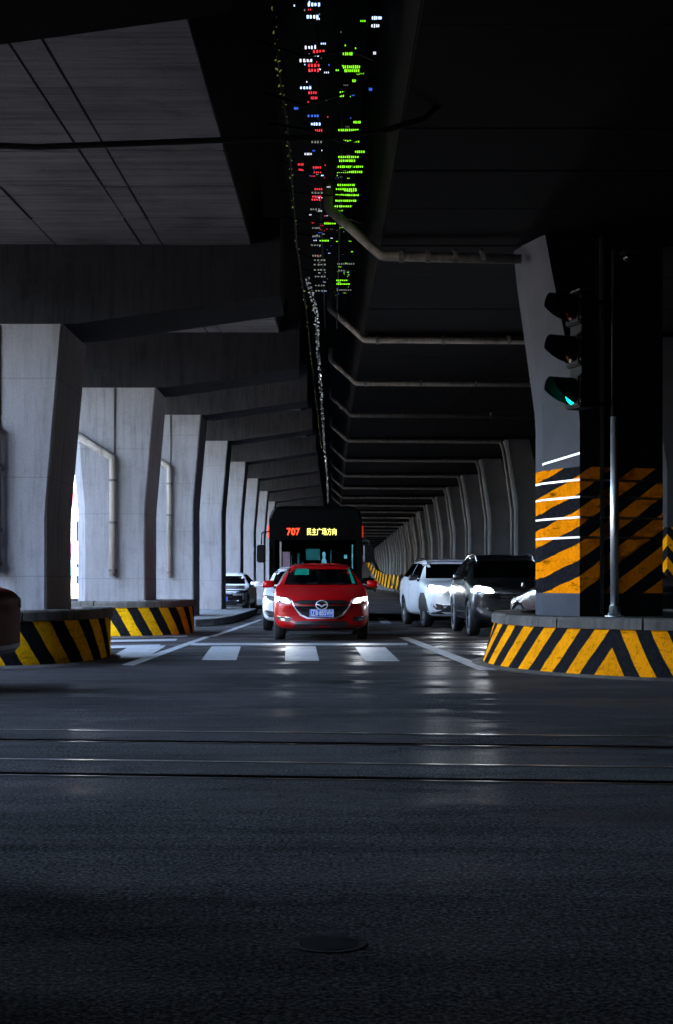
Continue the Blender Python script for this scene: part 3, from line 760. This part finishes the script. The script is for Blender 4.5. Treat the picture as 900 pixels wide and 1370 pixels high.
def plate(parent, x, y, z, txt, tilt=0, w=.44, h=.14):
    p = box('licence_plate', -w/2, w/2, -.006, .006, -h/2, h/2, M['plate_blue'], parent); p.location = (x, y, z)
    bm = bmesh.new()
    for q in ((-w/2+.006, w/2-.006, h/2-.011, h/2-.006), (-w/2+.006, w/2-.006, -h/2+.006, -h/2+.011), (-w/2+.006, -w/2+.011, -h/2+.011, h/2-.011), (w/2-.011, w/2-.006, -h/2+.011, h/2-.011)):
        bx(bm, q[0], q[1], -.0085, -.005, q[2], q[3])
    from_bm('plate_border', bm, M['plate_white'], p)
    if txt:
        me = text_mesh(txt, .125, .001, 1.02, .0035); me.materials.append(M['plate_white'])
        o = bpy.data.objects.new('plate_lettering', me); C.objects.link(o); o.parent = p
        o.rotation_euler = (R(90), 0, 0); o.location = (0, -.0085, 0)
        xs = [v.co.x for v in me.vertices]; o.scale = ((w-.045)/(max(xs)-min(xs)), 1.0, 1)
    return p

# ---- red hatchback
t, tree, body = car('red_car', 'glossy red hatchback with lit headlights stopped at the crosswalk', 'car', (-.20, 27.0, 0), R(1.2), M['red'], 'hatch')
gr_poly = [(-.50, .70), (-.40, .735), (.40, .735), (.50, .70), (.455, .58), (.36, .47), (.24, .425), (-.24, .425), (-.36, .47), (-.455, .58)]
g = decal('grille', gr_poly, tree, 'y', M['blackplastic'], t, .006, .06)
# bright wing shaped trim under the grille
outer = [(.56, .735), (.49, .60), (.39, .455), (.26, .395), (0, .392)]; inner = [(.53, .715), (.455, .585), (.36, .475), (.245, .42), (0, .416)]
wing = decal('grille_trim', outer+inner[::-1], tree, 'y', M['trim'], t, .016, .05)
wing2 = decal('grille_trim', mir(outer+inner[::-1]), tree, 'y', M['trim'], t, .016, .05)
for z in (.47, .52, .57, .62, .67):
    hw = .30+.55*(z-.45) if z < .58 else .42
    decal('grille_bar', [(-hw, z-.006), (hw, z-.006), (hw, z+.006), (-hw, z+.006)], tree, 'y', M['groove'], g, .014, .06)
def ellipse(cx, cz, a, b, n=20): return [(cx+a*math.cos(2*math.pi*k/n), cz+b*math.sin(2*math.pi*k/n)) for k in range(n)]
y_nose = tree.ray_cast(Vector((0, -5, .655)), Vector((0, 1, 0)))[0].y
bm = bmesh.new()
ring_pts = [(.105*math.cos(2*math.pi*k/28), -.022, .082*math.sin(2*math.pi*k/28)) for k in range(29)]
tube_bm(bm, ring_pts, .010, 6, False)
for pts in (((-.095, -.022, .012), (-.05, -.024, .006), (0, -.026, -.030), (.05, -.024, .006), (.095, -.022, .012)),):
    tube_bm(bm, pts, [.009, .013, .016, .013, .009], 6)
em = from_bm('emblem', bm, M['trim'], g, True); em.location = (0, y_nose, .652)
plate(t, 0, y_nose-.03, .505, '辽B·855VH')
for s in (-1, 1):
    hl = [(.53, .70), (.60, .775), (.80, .80), (.855, .785), (.83, .715), (.70, .672), (.56, .672)]
    hp = hl if s > 0 else mir(hl)
    h = decal('headlight', hp, tree, 'y', M['lamp_house'], t, .010, .05)
    li = [(.57, .695), (.62, .745), (.74, .765), (.75, .735), (.70, .70), (.62, .69)]
    decal('lamp_lens', li if s > 0 else mir(li), tree, 'y', M['lamp'], h, .020, .05)
    dr = [(.76, .770), (.835, .777), (.815, .735), (.79, .72), (.80, .752), (.765, .748)]
    decal('daytime_lamp', dr if s > 0 else mir(dr), tree, 'y', M['lamp'], h, .020, .05)
    fg = [(.55, .375), (.58, .42), (.80, .445), (.83, .41), (.76, .365), (.62, .345)]
    f = decal('fog_recess', fg if s > 0 else mir(fg), tree, 'y', M['blackplastic'], t, .008, .05)
    fl = [(.58, .43), (.80, .452), (.80, .438), (.585, .416)]
    decal('chrome_blade', fl if s > 0 else mir(fl), tree, 'y', M['chrome'], f, .018, .05)
    fl = [(.66, .365), (.72, .37), (.745, .405), (.68, .405)]
    decal('fog_lamp', fl if s > 0 else mir(fl), tree, 'y', M['fog_lens'], f, .016, .05)
decal('lower_intake', [(-.52, .24), (.52, .24), (.47, .345), (.40, .36), (-.40, .36), (-.47, .345)], tree, 'y', M['blackplastic'], t, .008, .07)
decal('front_lip', [(-.78, .205), (.78, .205), (.80, .235), (-.80, .235)], tree, 'y', M['blackplastic'], t, .012, .07)
decal('reflection_patch', [(-.50, 1.20), (-.22, 1.20), (-.22, 1.32), (-.48, 1.32)], tree, 'y', M['teal_reflection'], t, .009, .1)  # windscreen reflection painted as a faintly glowing teal patch
decal('reflection_edge', [(.60, 1.03), (.665, 1.03), (.565, 1.33), (.53, 1.33)], tree, 'y', M['teal_reflection'], t, .009, .1)  # second strip of the painted teal reflection
M['interior'] = plain('cabin_trim', (.03, .02, .015), .8)
for s in (-1, 1):
    decal('wiper', [(s*.05-.0, 1.022), (s*.05+s*.55, 1.03), (s*.05+s*.55, 1.042), (s*.05, 1.036)] if s > 0 else [(-.60, 1.03), (-.05, 1.022), (-.05, 1.036), (-.60, 1.042)], tree, 'y', M['blackplastic'], t, .014, .1)
    lamp_light(t, s*.66, .05, .72, 2)

# ---- generic front dressing for the other cars
def dress(t, tree, kind, lamp, paintmat, hot=None, power=0):
    sx = 1.0 if kind != 'suv' else 1.0
    zo = {'suv': .20, 'sedan': .0, 'hatch': 0}[kind]
    g = decal('grille', [(-.42, .70+zo), (.42, .70+zo), (.36, .48+zo), (-.36, .48+zo)], tree, 'y', M['blackplastic'], t, .008, .06)
    for z in (.53, .59, .65): decal('grille_bar', [(-.36, z+zo-.01), (.36, z+zo-.01), (.36, z+zo+.01), (-.36, z+zo+.01)], tree, 'y', M['chrome'], g, .016, .07)
    for s in (-1, 1):
        hl = [(.48, .66+zo), (.54, .735+zo), (.84, .785+zo), (.87, .74+zo), (.80, .69+zo), (.62, .655+zo)]
        h = decal('headlight', hl if s > 0 else mir(hl), tree, 'y', M['lamp_house'], t, .010, .05)
        li = [(.50, .665+zo), (.56, .735+zo), (.80, .775+zo), (.84, .74+zo), (.78, .695+zo), (.63, .66+zo)] if (hot or {}).get(s) else [(.56, .675+zo), (.60, .73+zo), (.75, .755+zo), (.76, .705+zo), (.66, .675+zo)]
        decal('lamp_lens', li if s > 0 else mir(li), tree, 'y', (hot or {}).get(s, lamp), h, .020, .05)
        fg = [(.52, .30+zo*.6), (.58, .42+zo*.6), (.80, .46+zo*.6), (.82, .40+zo*.6), (.70, .30+zo*.6)]
        f = decal('fog_recess', fg if s > 0 else mir(fg), tree, 'y', M['blackplastic'], t, .008, .05)
        fl = [(.70, .36+zo*.6), (.80, .46+zo*.6), (.815, .42+zo*.6), (.74, .33+zo*.6)]
        decal('fog_lamp', fl if s > 0 else mir(fl), tree, 'y', M['fog_lens'], f, .016, .05)
        if power: lamp_light(t, s*.66, .02, .72+zo, power)
    decal('lower_intake', [(-.55, .26+zo*.3), (.55, .26+zo*.3), (.50, .38+zo*.4), (-.50, .38+zo*.4)], tree, 'y', M['blackplastic'], t, .010, .07)
    decal('bumper_strip', [(-.60, .40+zo*.5), (.60, .40+zo*.5), (.60, .425+zo*.5), (-.60, .425+zo*.5)], tree, 'y', M['chrome'], t, .012, .07)
    if kind != 'suv': plate(t, 0, tree.ray_cast(Vector((0, -5, .47+zo*.6)), Vector((0, 1, 0)))[0].y-.03, .47+zo*.55, '')
def roof_rails(t, tree, mat):
    for s in (-1, 1):
        pts = []
        for y in (1.95, 2.15, 2.6, 3.2, 3.8, 4.0):
            h = tree.ray_cast(Vector((s*.60, y, 4)), Vector((0, 0, -1)))[0]; pts.append((s*.60, y, h.z+(.05 if 2 < y < 3.9 else .0)))
        tube('roof_rail', pts, .016, mat, t, 8)
t, tree, body = car('white_suv', 'white sport utility car with glaring headlight, left of the charcoal one', 'car', (3.16, 34.8, 0), R(7.0), M['white'], 'suv')
dress(t, tree, 'suv', M['lamp'], M['white'], {-1: M['lamp_hot']}, 4)
decal('lower_bumper', [(-.84, .27), (.84, .27), (.80, .36), (.62, .40), (.46, .50), (-.46, .50), (-.62, .40), (-.80, .36)], tree, 'y', M['blackplastic'], t, .007, .07)
decal('skid_trim', [(-.50, .33), (.50, .33), (.60, .37), (-.60, .37)], tree, 'y', M['trim'], t, .014, .07)
for s in (-1, 1):
    fl = [(.70, .48), (.78, .66), (.83, .66), (.80, .50)]
    decal('fog_blade', fl if s > 0 else mir(fl), tree, 'y', M['trim'], t, .016, .05)
    decal('wheel_arch_trim', [(.42, .26), (1.48, .26), (1.46, .40), (1.36, .66), (1.15, .82), (.75, .82), (.54, .66), (.44, .40)], tree, 'x', M['blackplastic'], t, .003, .09, s, .006); roof_rails(t, tree, M['chrome'])
t, tree, body = car('charcoal_suv', 'charcoal sport utility car with glaring headlight behind the orange striped island', 'car', (3.66, 29.1, 0), R(2.0), M['black_paint'], 'suv')
dress(t, tree, 'suv', M['lamp'], M['black_paint'], {-1: M['lamp_hot']}, 9); roof_rails(t, tree, M['chrome'])
t, tree, body = car('grey_sedan', 'dark grey sedan mostly hidden behind the orange striped pier, its left flank showing', 'car', (3.94, 28.1, 0), R(195.7), M['grey_paint'], 'sedan')
dress(t, tree, 'sedan', M['lamp_house'], M['grey_paint'])
t, tree, body = car('white_hatchback', 'white car mostly hidden behind the left side of the red car', 'car', (-.68, 32.4, 0), 0, M['white'], 'hatch')
dress(t, tree, 'hatch', M['lamp_house'], M['white'])
t, tree, body = car('parked_car', 'white and dark car parked between the left piers', 'car', (-4.0, 53.6, .0), R(-3), M['white'], 'hatch')
dress(t, tree, 'hatch', M['lamp_house'], M['white'])
decal('dark_bonnet', [(-.80, .32), (.80, .32), (.80, .78), (.70, .95), (-.70, .95), (-.80, .78)], tree, 'y', M['black_paint'], t, .006, .1)
# maroon car cutting in from the left edge, tail towards us
t, tree, body = car('maroon_car', 'dark maroon car at the left edge, only its tail end showing', 'car', (-7.86, 14.85, 0), R(-90), M['maroon'], 'sedan')
for s in (-1, 1):
    tl = [(.48, .80), (.78, .78), (.80, .88), (.50, .90)]
    decal('tail_light', tl if s > 0 else mir(tl), tree, 'y', M['tail_red'], t, .012, .06, -1)
decal('rear_bumper_trim', [(-.7, .36), (.7, .36), (.7, .44), (-.7, .44)], tree, 'y', M['blackplastic'], t, .010, .08, -1)

# ------------------------------------------------------------------ bus
def bus():
    t = thing('bus', 'black fronted city bus with lit route display right behind the red car', 'bus', (-.47, 40.6, 0))
    W, H, L = 1.27, 3.16, 11.5
    def ring(y, k, top, zb=.32):
        w = W*k; r = .34
        pts = [(-w, zb), (w, zb), (w, top-r)]
        for j in range(1, 7):
            an = j*math.pi/2/6; pts.append((w-r+r*math.cos(an), top-r+r*math.sin(an)))
        for j in range(0, 6):
            an = math.pi/2+j*math.pi/2/6; pts.append((-w+r+r*math.cos(an), top-r+r*math.sin(an)))
        pts.append((-w, top-r))
        return [(x, y, z) for x, z in pts]
    # front mask with a windscreen opening
    zs0, zs1, xw = 1.15, 2.22, 1.10
    loft('body', [ring(.35, 1, H), ring(1.0, 1, H), ring(L, 1, H), ], M['bus_black'], t)
    bm = bmesh.new()
    for (x0, x1, z0, z1) in ((-W+.01, -xw, .34, 2.8), (xw, W-.01, .34, 2.8), (-xw, xw, .34, zs0), (-xw, xw, zs1, 2.80)): bx(bm, x0, x1, .02, .34, z0, z1)
    from_bm('front_mask', bm, M['bus_black'], t)
    loft('front_cap', [[(x*(.93), .02, min(z, 3.05)) for x, y, z in ring(0, 1, H, 2.80)], [(x*.985, .10, z) for x, y, z in ring(0, 1, H-.02, 2.802)], ring(.345, .995, H-.005, 2.802)], M['bus_black'], t, smooth=False)
    gm, gt, gb = newmat('bus_glass'); gb.inputs['Base Color'].default_value = (.55, .62, .62, 1); gb.inputs['Roughness'].default_value = .03
    gb.inputs['Transmission Weight'].default_value = 1; gb.inputs['IOR'].default_value = 1.05
    box('windshield', -xw+.002, xw-.002, .05, .06, zs0+.002, zs1-.002, gm, t)
    # cabin pieces behind the glass, given a faint glow for the cabin light
    dk = M['dark']
    box('dashboard', -xw, xw, .12, .33, zs0, zs0+.12, dk, t)
    teal = plain('cabin_teal', (.02, .10, .11), .6, emit=(.02, .30, .32), es=.005)
    white_t = plain('cabin_pale', (.3, .6, .7), .5, emit=(.12, .55, .7), es=.010)
    box('cabin_screen', -.26, .12, .20, .25, 1.68, 1.98, teal, t)
    bm = bmesh.new(); rr = [[bm.verts.new((.23+a*.075*k, y, z)) for a in (-1, 1) for y in (.22, .26)] for z, k in ((1.28, 1), (1.5, 1.05), (1.66, .8), (1.74, .4), (1.84, .62), (1.9, .3))]
    for A, B in zip(rr, rr[1:]):
        for q in ((0, 2), (2, 3), (3, 1), (1, 0)): bm.faces.new((A[q[0]], A[q[1]], B[q[1]], B[q[0]]))
    from_bm('pale_cabin_shape', bm, white_t, t)  # glowing stand-in for a bright shape in the cabin
    for xx, z0, z1 in ((-.66, 1.3, 1.8), (-.36, 1.3, 1.62), (.42, 1.3, 1.95), (.62, 1.3, 1.5)): box('grab_rail', xx-.012, xx+.012, .24, .26, z0, z1, teal, t)
    for xx in (-.7, -.1, .5): box('seat_back', xx-.2, xx+.2, .28, .33, 1.27, 1.56, plain('seat_cloth', (.01, .015, .03), .8), t)
    box('cabin_notice', .78, .86, .20, .23, 1.72, 1.82, white_t, t)
    box('cabin_post', -.50, -.44, .22, .26, 1.3, 1.85, teal, t); box('cabin_post', -.58, -.54, .22, .26, 1.3, 1.6, teal, t)
    box('cabin_post', -.98, -.93, .18, .22, 1.28, 2.18, plain('pale_pillar', (.5, .45, .5), .5, emit=(.5, .45, .52), es=.010), t)
    box('cabin_poster', -.90, -.70, .22, .25, 1.3, 1.9, plain('poster', (.35, .2, .3), .6, emit=(.3, .2, .32), es=.010), t)
    box('pillar_trim', .99, 1.02, .18, .22, 1.3, 2.1, white_t, t)
    box('safety_band', -.2, .78, .03, .045, 1.31, 1.33, plain('yellow_green_band', (.4, .45, .05), .5, emit=(.4, .5, .03), es=.015), t)
    # destination display
    s = box('destination_sign', -1.0, .95, -.005, .03, 2.26, 2.64, plain('sign_face', (.001, .001, .001), .4, spec=.05), t)
    redm = plain('led_red', (.3, .02, .01), .5, emit=(1, .05, .012), es=.07); yelm = plain('led_yellow', (.3, .3, .05), .5, emit=(1, .95, .22), es=.07)
    for txt, cx, wid, hei, m in (('707', -.60, .36, .20, redm), ('民主广场方向', .17, .80, .20, yelm)):
        me = text_mesh(txt, .2, .001, 1.0, .004 if m is redm else .0008); me.materials.append(m)
        o = bpy.data.objects.new('route_number' if m is redm else 'destination_text', me); C.objects.link(o); o.parent = s
        xs = [v.co.x for v in me.vertices]; ys = [v.co.y for v in me.vertices]
        k, k2 = wid/(max(xs)-min(xs)), hei/(max(ys)-min(ys))
        o.scale = (k, k2, 1); o.rotation_euler = (R(90), 0, 0); o.location = (cx-(max(xs)+min(xs))/2*k, -.008, 2.445-(max(ys)+min(ys))/2*k2)
    for sgn in (-1, 1):
        arm = tube('mirror_arm', bend([(sgn*1.22, .1, 2.45 if sgn < 0 else 2.2), (sgn*1.46, -.12, 2.42 if sgn < 0 else 2.2), (sgn*1.46, -.2, 2.1)], .08), .022, M['blackplastic'], t, 8)
        box('mirror_head', sgn*1.46-.12, sgn*1.46+.12, -.30, -.16, 1.60, 2.08, M['signal_black'], arm, .03)
        if sgn > 0: box('mirror_glass', sgn*1.46-.17, sgn*1.46-.125, -.27, -.2, 1.62, 2.06, M['fog_lens'], arm)
        hl = box('headlight', *sorted((sgn*.72, sgn*1.1)), -.01, .03, .62, .82, M['lamp_house'], t, .01)
        mk = box('marker_lamp', *sorted((sgn*1.272, sgn*1.31)), .36, .44, 2.30, 2.62, plain('marker_red', (.5, .02, .01), .4, emit=(1, .06, .03), es=.05 if sgn < 0 else .01), t)
    box('bumper', -1.22, 1.22, -.06, .02, .36, .58, M['bus_black'], t, .02)
    for sgn in (-1, 1):
        for y in (2.4, 8.6): wheel(t, sgn*1.08, y, .48, sgn, M['alloy'])
        bm = bmesh.new()
        for k in range(6): bx(bm, *sorted((sgn*1.262, sgn*1.276)), 1.2+k*1.65, 2.7+k*1.65, 1.25, 2.35)
        for k in range(6):
            box('side_window', *sorted((sgn*1.265, sgn*1.278)), 1.2+k*1.65, 2.7+k*1.65, 1.25, 2.35, M['glass'], t)
        bm.free()
bus()

# ------------------------------------------------------------------ far van and ramp wall
t, tree, body = car('far_van', 'distant grey car glimpsed just to the right of the bus', 'car', (4.1, 172, .02), 0, M['grey_paint'], 'suv')
bm = bmesh.new(); uv = bm.loops.layers.uv.new('UVMap')
W0 = [px(537, 790, 160), px(515, 786, 205), px(502, 774, 235), px(490, 755, 270)]; W1 = [px(537, 770, 160), px(515, 768, 205), px(502, 762, 235), px(490, 745, 270)]
for i in range(3):
    vs = [bm.verts.new(p) for p in (W0[i], W0[i+1], W1[i+1], W1[i])]; f = bm.faces.new(vs)
    for l, (u, v) in zip(f.loops, ((i*30, 0), (i*30+30, 0), (i*30+30, 1.6), (i*30, 1.6))): l[uv].uv = (u*.35, v)
bmesh.ops.solidify(bm, geom=bm.faces[:], thickness=.4)
tag(from_bm('ramp_wall', bm, M['hz_wall']), 'far yellow and black striped wall rising to the right of the bus', 'wall')

# ------------------------------------------------------------------ lights in the slot
def lm(name, col, s): return plain(name, tuple(c*.3 for c in col), .5, emit=col, es=s*.022)
LED = {'b': lm('led_blue_white', (.35, .55, 1), 4), 'w': lm('led_white', (.8, .85, 1), 1.6), 'r': lm('led_red_string', (1, .03, .05), 1.6), 'g': lm('led_green', (.26, 1, .01), 1.8), 'B': lm('led_blue', (.05, .18, 1), 1.2), 'd': lm('led_dim', (.45, .5, .42), .45)}
ZG = 6.05
def led_bar(x0, x1, y, c, n, h=.0065):
    d = (ZG-EYE)*F/(780-y); z = ZG
    bm = bmesh.new()
    xa, xb = (x0-445)*d/F, (x1-445)*d/F
    st = (xb-xa)/n
    for k in range(n):
        r = st*.27
        xc = xa+st*(k+.5)+random.uniform(-.1, .1)*st
        hh = h*random.uniform(.7, 1.4)
        bx(bm, xc-r, xc+r, d-.02, d+.02, z-hh, z+hh)
    o = from_bm('light_bar', bm, LED[c], strand); o['kind'] = 'stuff'
    return o
strands = {}
for key, lab in (('a', 'blue white and red lights strung along the left of the overhead slot'), ('g', 'green lights strung along the right of the overhead slot')):
    strands[key] = thing('light_strand', lab, 'string lights', (0, 0, 0))
strand = strands['a']
tube('cable', [(-.14, 12.6, ZG+.05), (-.16, 20, ZG+.05), (-.15, 30, ZG+.1)], .012, M['signal_black'], strand, 6)
for x0, x1, y, c in ((411, 429, 6, 'b'), (409, 427, 22.5, 'b'), (407, 423, 63.5, 'w'), (412, 427, 73.5, 'w'), (400, 418, 81, 'w'), (401, 417, 117.5, 'b'), (415, 429, 166, 'b'), (393, 399, 145, 'B'), (411, 427, 155, 'B'),
                     (418, 434, 69, 'r'), (411, 428, 87.5, 'r'), (412, 427, 94, 'r'), (412, 424, 124, 'r'), (415, 425, 131, 'r'), (421, 431, 174.5, 'r'), (421, 432, 183.5, 'r'), (418, 430, 224, 'r'), (419, 430, 230, 'r'), (398, 406, 220, 'r'), (399, 406, 227, 'r'),
                     (420, 431, 253, 'r'), (417, 430, 263, 'r'), (416, 429, 267, 'r'), (415, 420, 299, 'r'), (407, 417, 206, 'w'), (416, 431, 190, 'd'), (416, 432, 258, 'd'), (414, 428, 280, 'd'),
                     (417, 428, 305, 'd'), (417, 428, 316, 'd'), (416, 430, 328, 'd'), (417, 430, 342, 'd'), (419, 436, 348, 'd'), (419, 437, 354, 'd'), (419, 436, 361, 'd'), (420, 436, 370, 'd'), (421, 435, 382, 'd'), (421, 436, 389, 'd')):
    led_bar(x0, x1, y, c, 4)
strand = strands['g']
tube('cable', [(.10, 12.6, ZG+.05), (.1, 20, ZG+.05), (.08, 30, ZG+.1)], .012, M['signal_black'], strand, 6)
for x0, x1, y, c in ((497, 511, 24, 'b'), (496, 508, 34.5, 'w'), (499, 503, 71, 'w'), (493, 498, 119.5, 'B'), (490, 495, 182, 'B'),
                     (458, 472, 72, 'g'), (458, 482, 89.5, 'g'), (460, 481, 94.5, 'g'), (471, 476, 108, 'g'), (454, 462, 124, 'g'), (454, 460, 128, 'g'), (472, 483, 163.5, 'g'), (452, 480, 174, 'g'), (452, 471, 180, 'g'), (458, 481, 189, 'g'),
                     (474, 488, 203, 'g'), (452, 480, 210, 'g'), (453, 475, 215, 'g'), (451, 486, 223, 'g'), (450, 485, 230, 'g'), (451, 475, 247.5, 'g'), (449, 477, 253, 'g'), (460, 477, 255, 'g'), (448, 480, 261, 'g'), (448, 477, 268.5, 'g'), (447, 470, 276, 'g'),
                     (433, 449, 299, 'g'), (427, 440, 322, 'g'), (450, 474, 353, 'd'), (449, 465, 375, 'g'), (449, 468, 380, 'g'), (452, 462, 362, 'd'), (450, 470, 388, 'd')):
    led_bar(x0, x1, y, c, max(3, int((x1-x0)/2.6)))
for key, cols, xr in (('a', ('B', 'r', 'w', 'd', 'b'), (-.34, -.02)), ('g', ('g', 'g', 'd', 'g', 'B'), (.02, .30))):
    strand = strands[key]
    for c in cols:
        bm = bmesh.new()
        for k in range(16):
            xc, yc, zc = random.uniform(*xr), random.uniform(12.9, 26)**1.0, ZG+random.uniform(-.06, .12)
            r = random.uniform(.002, .005)
            for q in range(random.choice((1, 1, 2, 3))): bx(bm, xc+q*.018-r, xc+q*.018+r, yc-.01, yc+.01, zc-r, zc+r)
        o = from_bm('light_specks', bm, LED[c], strand); o['kind'] = 'stuff'
for k in range(9):
    y0 = 13+k*1.5+random.uniform(-.3, .3); x0, x1 = -.68, .40; sg2 = random.uniform(.05, .16)
    zz = dz(y0)+.62
    tag(tube('slot_cable', [(x0, y0, zz), (x0*.4, y0+random.uniform(-.3, .3), zz-sg2), (x1*.4, y0+random.uniform(-.4, .4), zz-sg2*.9), (x1, y0+random.uniform(-.6, .6), zz+.02)], random.uniform(.008, .016), M['signal_black'], None, 6),
        'thin black cable slung across the lit slot, %s from the camera' % ORD[k], 'cable', 'cables across the slot')
# silvery garland running away along the slot
def garland(label, pts, n, spread, mat, size):
    t = thing('light_garland', label, 'garland', (0, 0, 0))
    tube('cable', pts, .014, M['signal_black'], t, 6)
    bm = bmesh.new(); P = [Vector(p) for p in pts]
    for k in range(n):
        q = (k/n)**1.0*(len(P)-1); i = int(q); f = q-i; c = P[i].lerp(P[min(i+1, len(P)-1)], f)
        c = c+Vector((random.uniform(-1, 1), random.uniform(-1, 1)*3, random.uniform(-1, 1)))*spread
        s = size*random.uniform(.4, 1.3)*(1+c.y/60)
        a = Vector((random.uniform(-1, 1), random.uniform(-.3, .3), random.uniform(-1, 1))).normalized()*s; b = Vector((random.uniform(-1, 1), .2, random.uniform(-1, 1))).normalized()*s*.6
        bm.faces.new([bm.verts.new(v) for v in (c-a, c-b, c+a, c+b)])
    o = from_bm('glitter', bm, mat, t); o['kind'] = 'stuff'
    return t
foil = plain('foil_glint', (.75, .78, .8), .25, 1, emit=(.7, .78, .8), es=.006)  # glow put into the foil for the glints it would catch
def zy(x, y, Z): d = (Z-EYE)*F/(780-y); return ((x-445)*d/F, d, Z)
garland('silvery tinsel garland hanging in the slot and running far over the bus', [zy(411, 372, 6.1), zy(423, 420, 6.2), zy(425, 470, 6.3), zy(430, 530, 6.4), zy(433, 590, 6.5), zy(437, 630, 6.55), zy(439, 672, 6.6)], 420, .035, foil, .02)
foil2 = plain('dim_glint', (.5, .55, .3), .4, .8, emit=(.5, .6, .12), es=.006)  # faint glow put in as glints along the strand
garland('dim yellow green garland on the left edge of the slot', [zy(366, 3, 5.9), zy(372, 90, 5.9), zy(384, 170, 5.9), zy(390, 240, 5.9), zy(397, 330, 6.0), zy(410, 420, 6.2), zy(422, 530, 6.4), zy(430, 600, 6.5)], 130, .02, foil2, .014)

# overhead cables
tag(tube('overhead_cable', [(LEFT_EDGE+1.5, 13.1, 4.98), (-3.4, 13.1, 4.90), (-2.6, 13.1, 4.87), (-1.0, 13.1, 4.93), (0, 13.1, 4.96), (.5, 13.1, 5.03), (.8, 13.1, 5.12), (.95, 13.1, 5.26)], .028, M['signal_black'], None, 8), 'thick dark cable sagging under the pale soffit at upper left', 'cable')

# ------------------------------------------------------------------ added light-blocking walls and the bright street to the left
def wall(label, x0, x1, y0, y1, h, mat):
    o = box('blocking_wall', x0, x1, y0, y1, -.01, h, mat); return tag(o, label, 'wall')  # added walls that keep stray light out of the underpass
wall('added dark wall shutting light out on the right side behind the piers', 14.02, 14.5, -10, 330, 8.9, M['dark'])  # invented to hold back light from the right
wall('unseen dark wall added behind the camera to block light', LEFT_EDGE, 14.0, -9.0, -8.2, 5.3, M['dark'])  # added so that no light enters from behind
wall('unseen dark wall added left of the camera to block light', -7.65, -7.2, -8.1, 5.3, 5.3, M['dark'])  # added to cut light to the near road from the left
wall('unseen dark cross wall added just outside the left of the view for its shade', -7.65, -2.3, 5.3, 5.7, 5.3, M['dark'])  # added to throw shade over the near road
struct(box('pavement', -24, -19, -40, 330, .002, .13, M['pave']))
def building(label, x0, x1, y0, y1, h, col, signs):
    t = thing('building', label, 'building', (x0, y0, 0))
    L, Wd = x1-x0, y1-y0
    wm = concrete('facade_'+str(len(bpy.data.materials)), col, .2)
    box('wall', 0, L, 0, Wd, .0, h, wm, t)
    box('roof', -.3, L+.3, -.3, Wd+.3, h+.002, h+.4, M['kerb'], t)
    for k in range(int(h/3.2)):
        for q in range(int(L/3)):
            wv = box('window', .8+q*3, 2.4+q*3, -.06, .02, 1+k*3.2, 2.5+k*3.2, M['glass'], t)
            box('sill', .7+q*3, 2.5+q*3, -.14, -.062, .92+k*3.2, .99+k*3.2, M['kerb'], wv)
        for q in range(int(Wd/3)):
            wv = box('window', L-.02, L+.06, .8+q*3, 2.4+q*3, 1+k*3.2, 2.5+k*3.2, M['glass'], t)
    for (a, b, z0, z1, c) in signs: box('shop_sign', a, b, -.3, -.07, z0, z1, plain('sign_'+str(len(bpy.data.materials)), c, .5), t)
building('pale shop building with red signs glimpsed between the first two piers', -26, -14, 112, 150, 13, (.7, .7, .68), [(.2, 11.8, 7.0, 7.8, (.6, .03, .05)), (.2, 11.8, 3.2, 4.0, (.55, .08, .25)), (.2, 11.8, 1.6, 2.2, (.1, .35, .5))])
building('long building across the street to the left, shaped to steer light in', -36, -24, -40, 108, 6.5, (.16, .16, .155), [])  # height and tone set for the light it sends under the deck
building('added end building hiding the bright sky at the far end of the underpass', -20, 13.9, 326, 329.5, 6.8, (.06, .06, .065), [])  # added to keep bright sky out of the far end
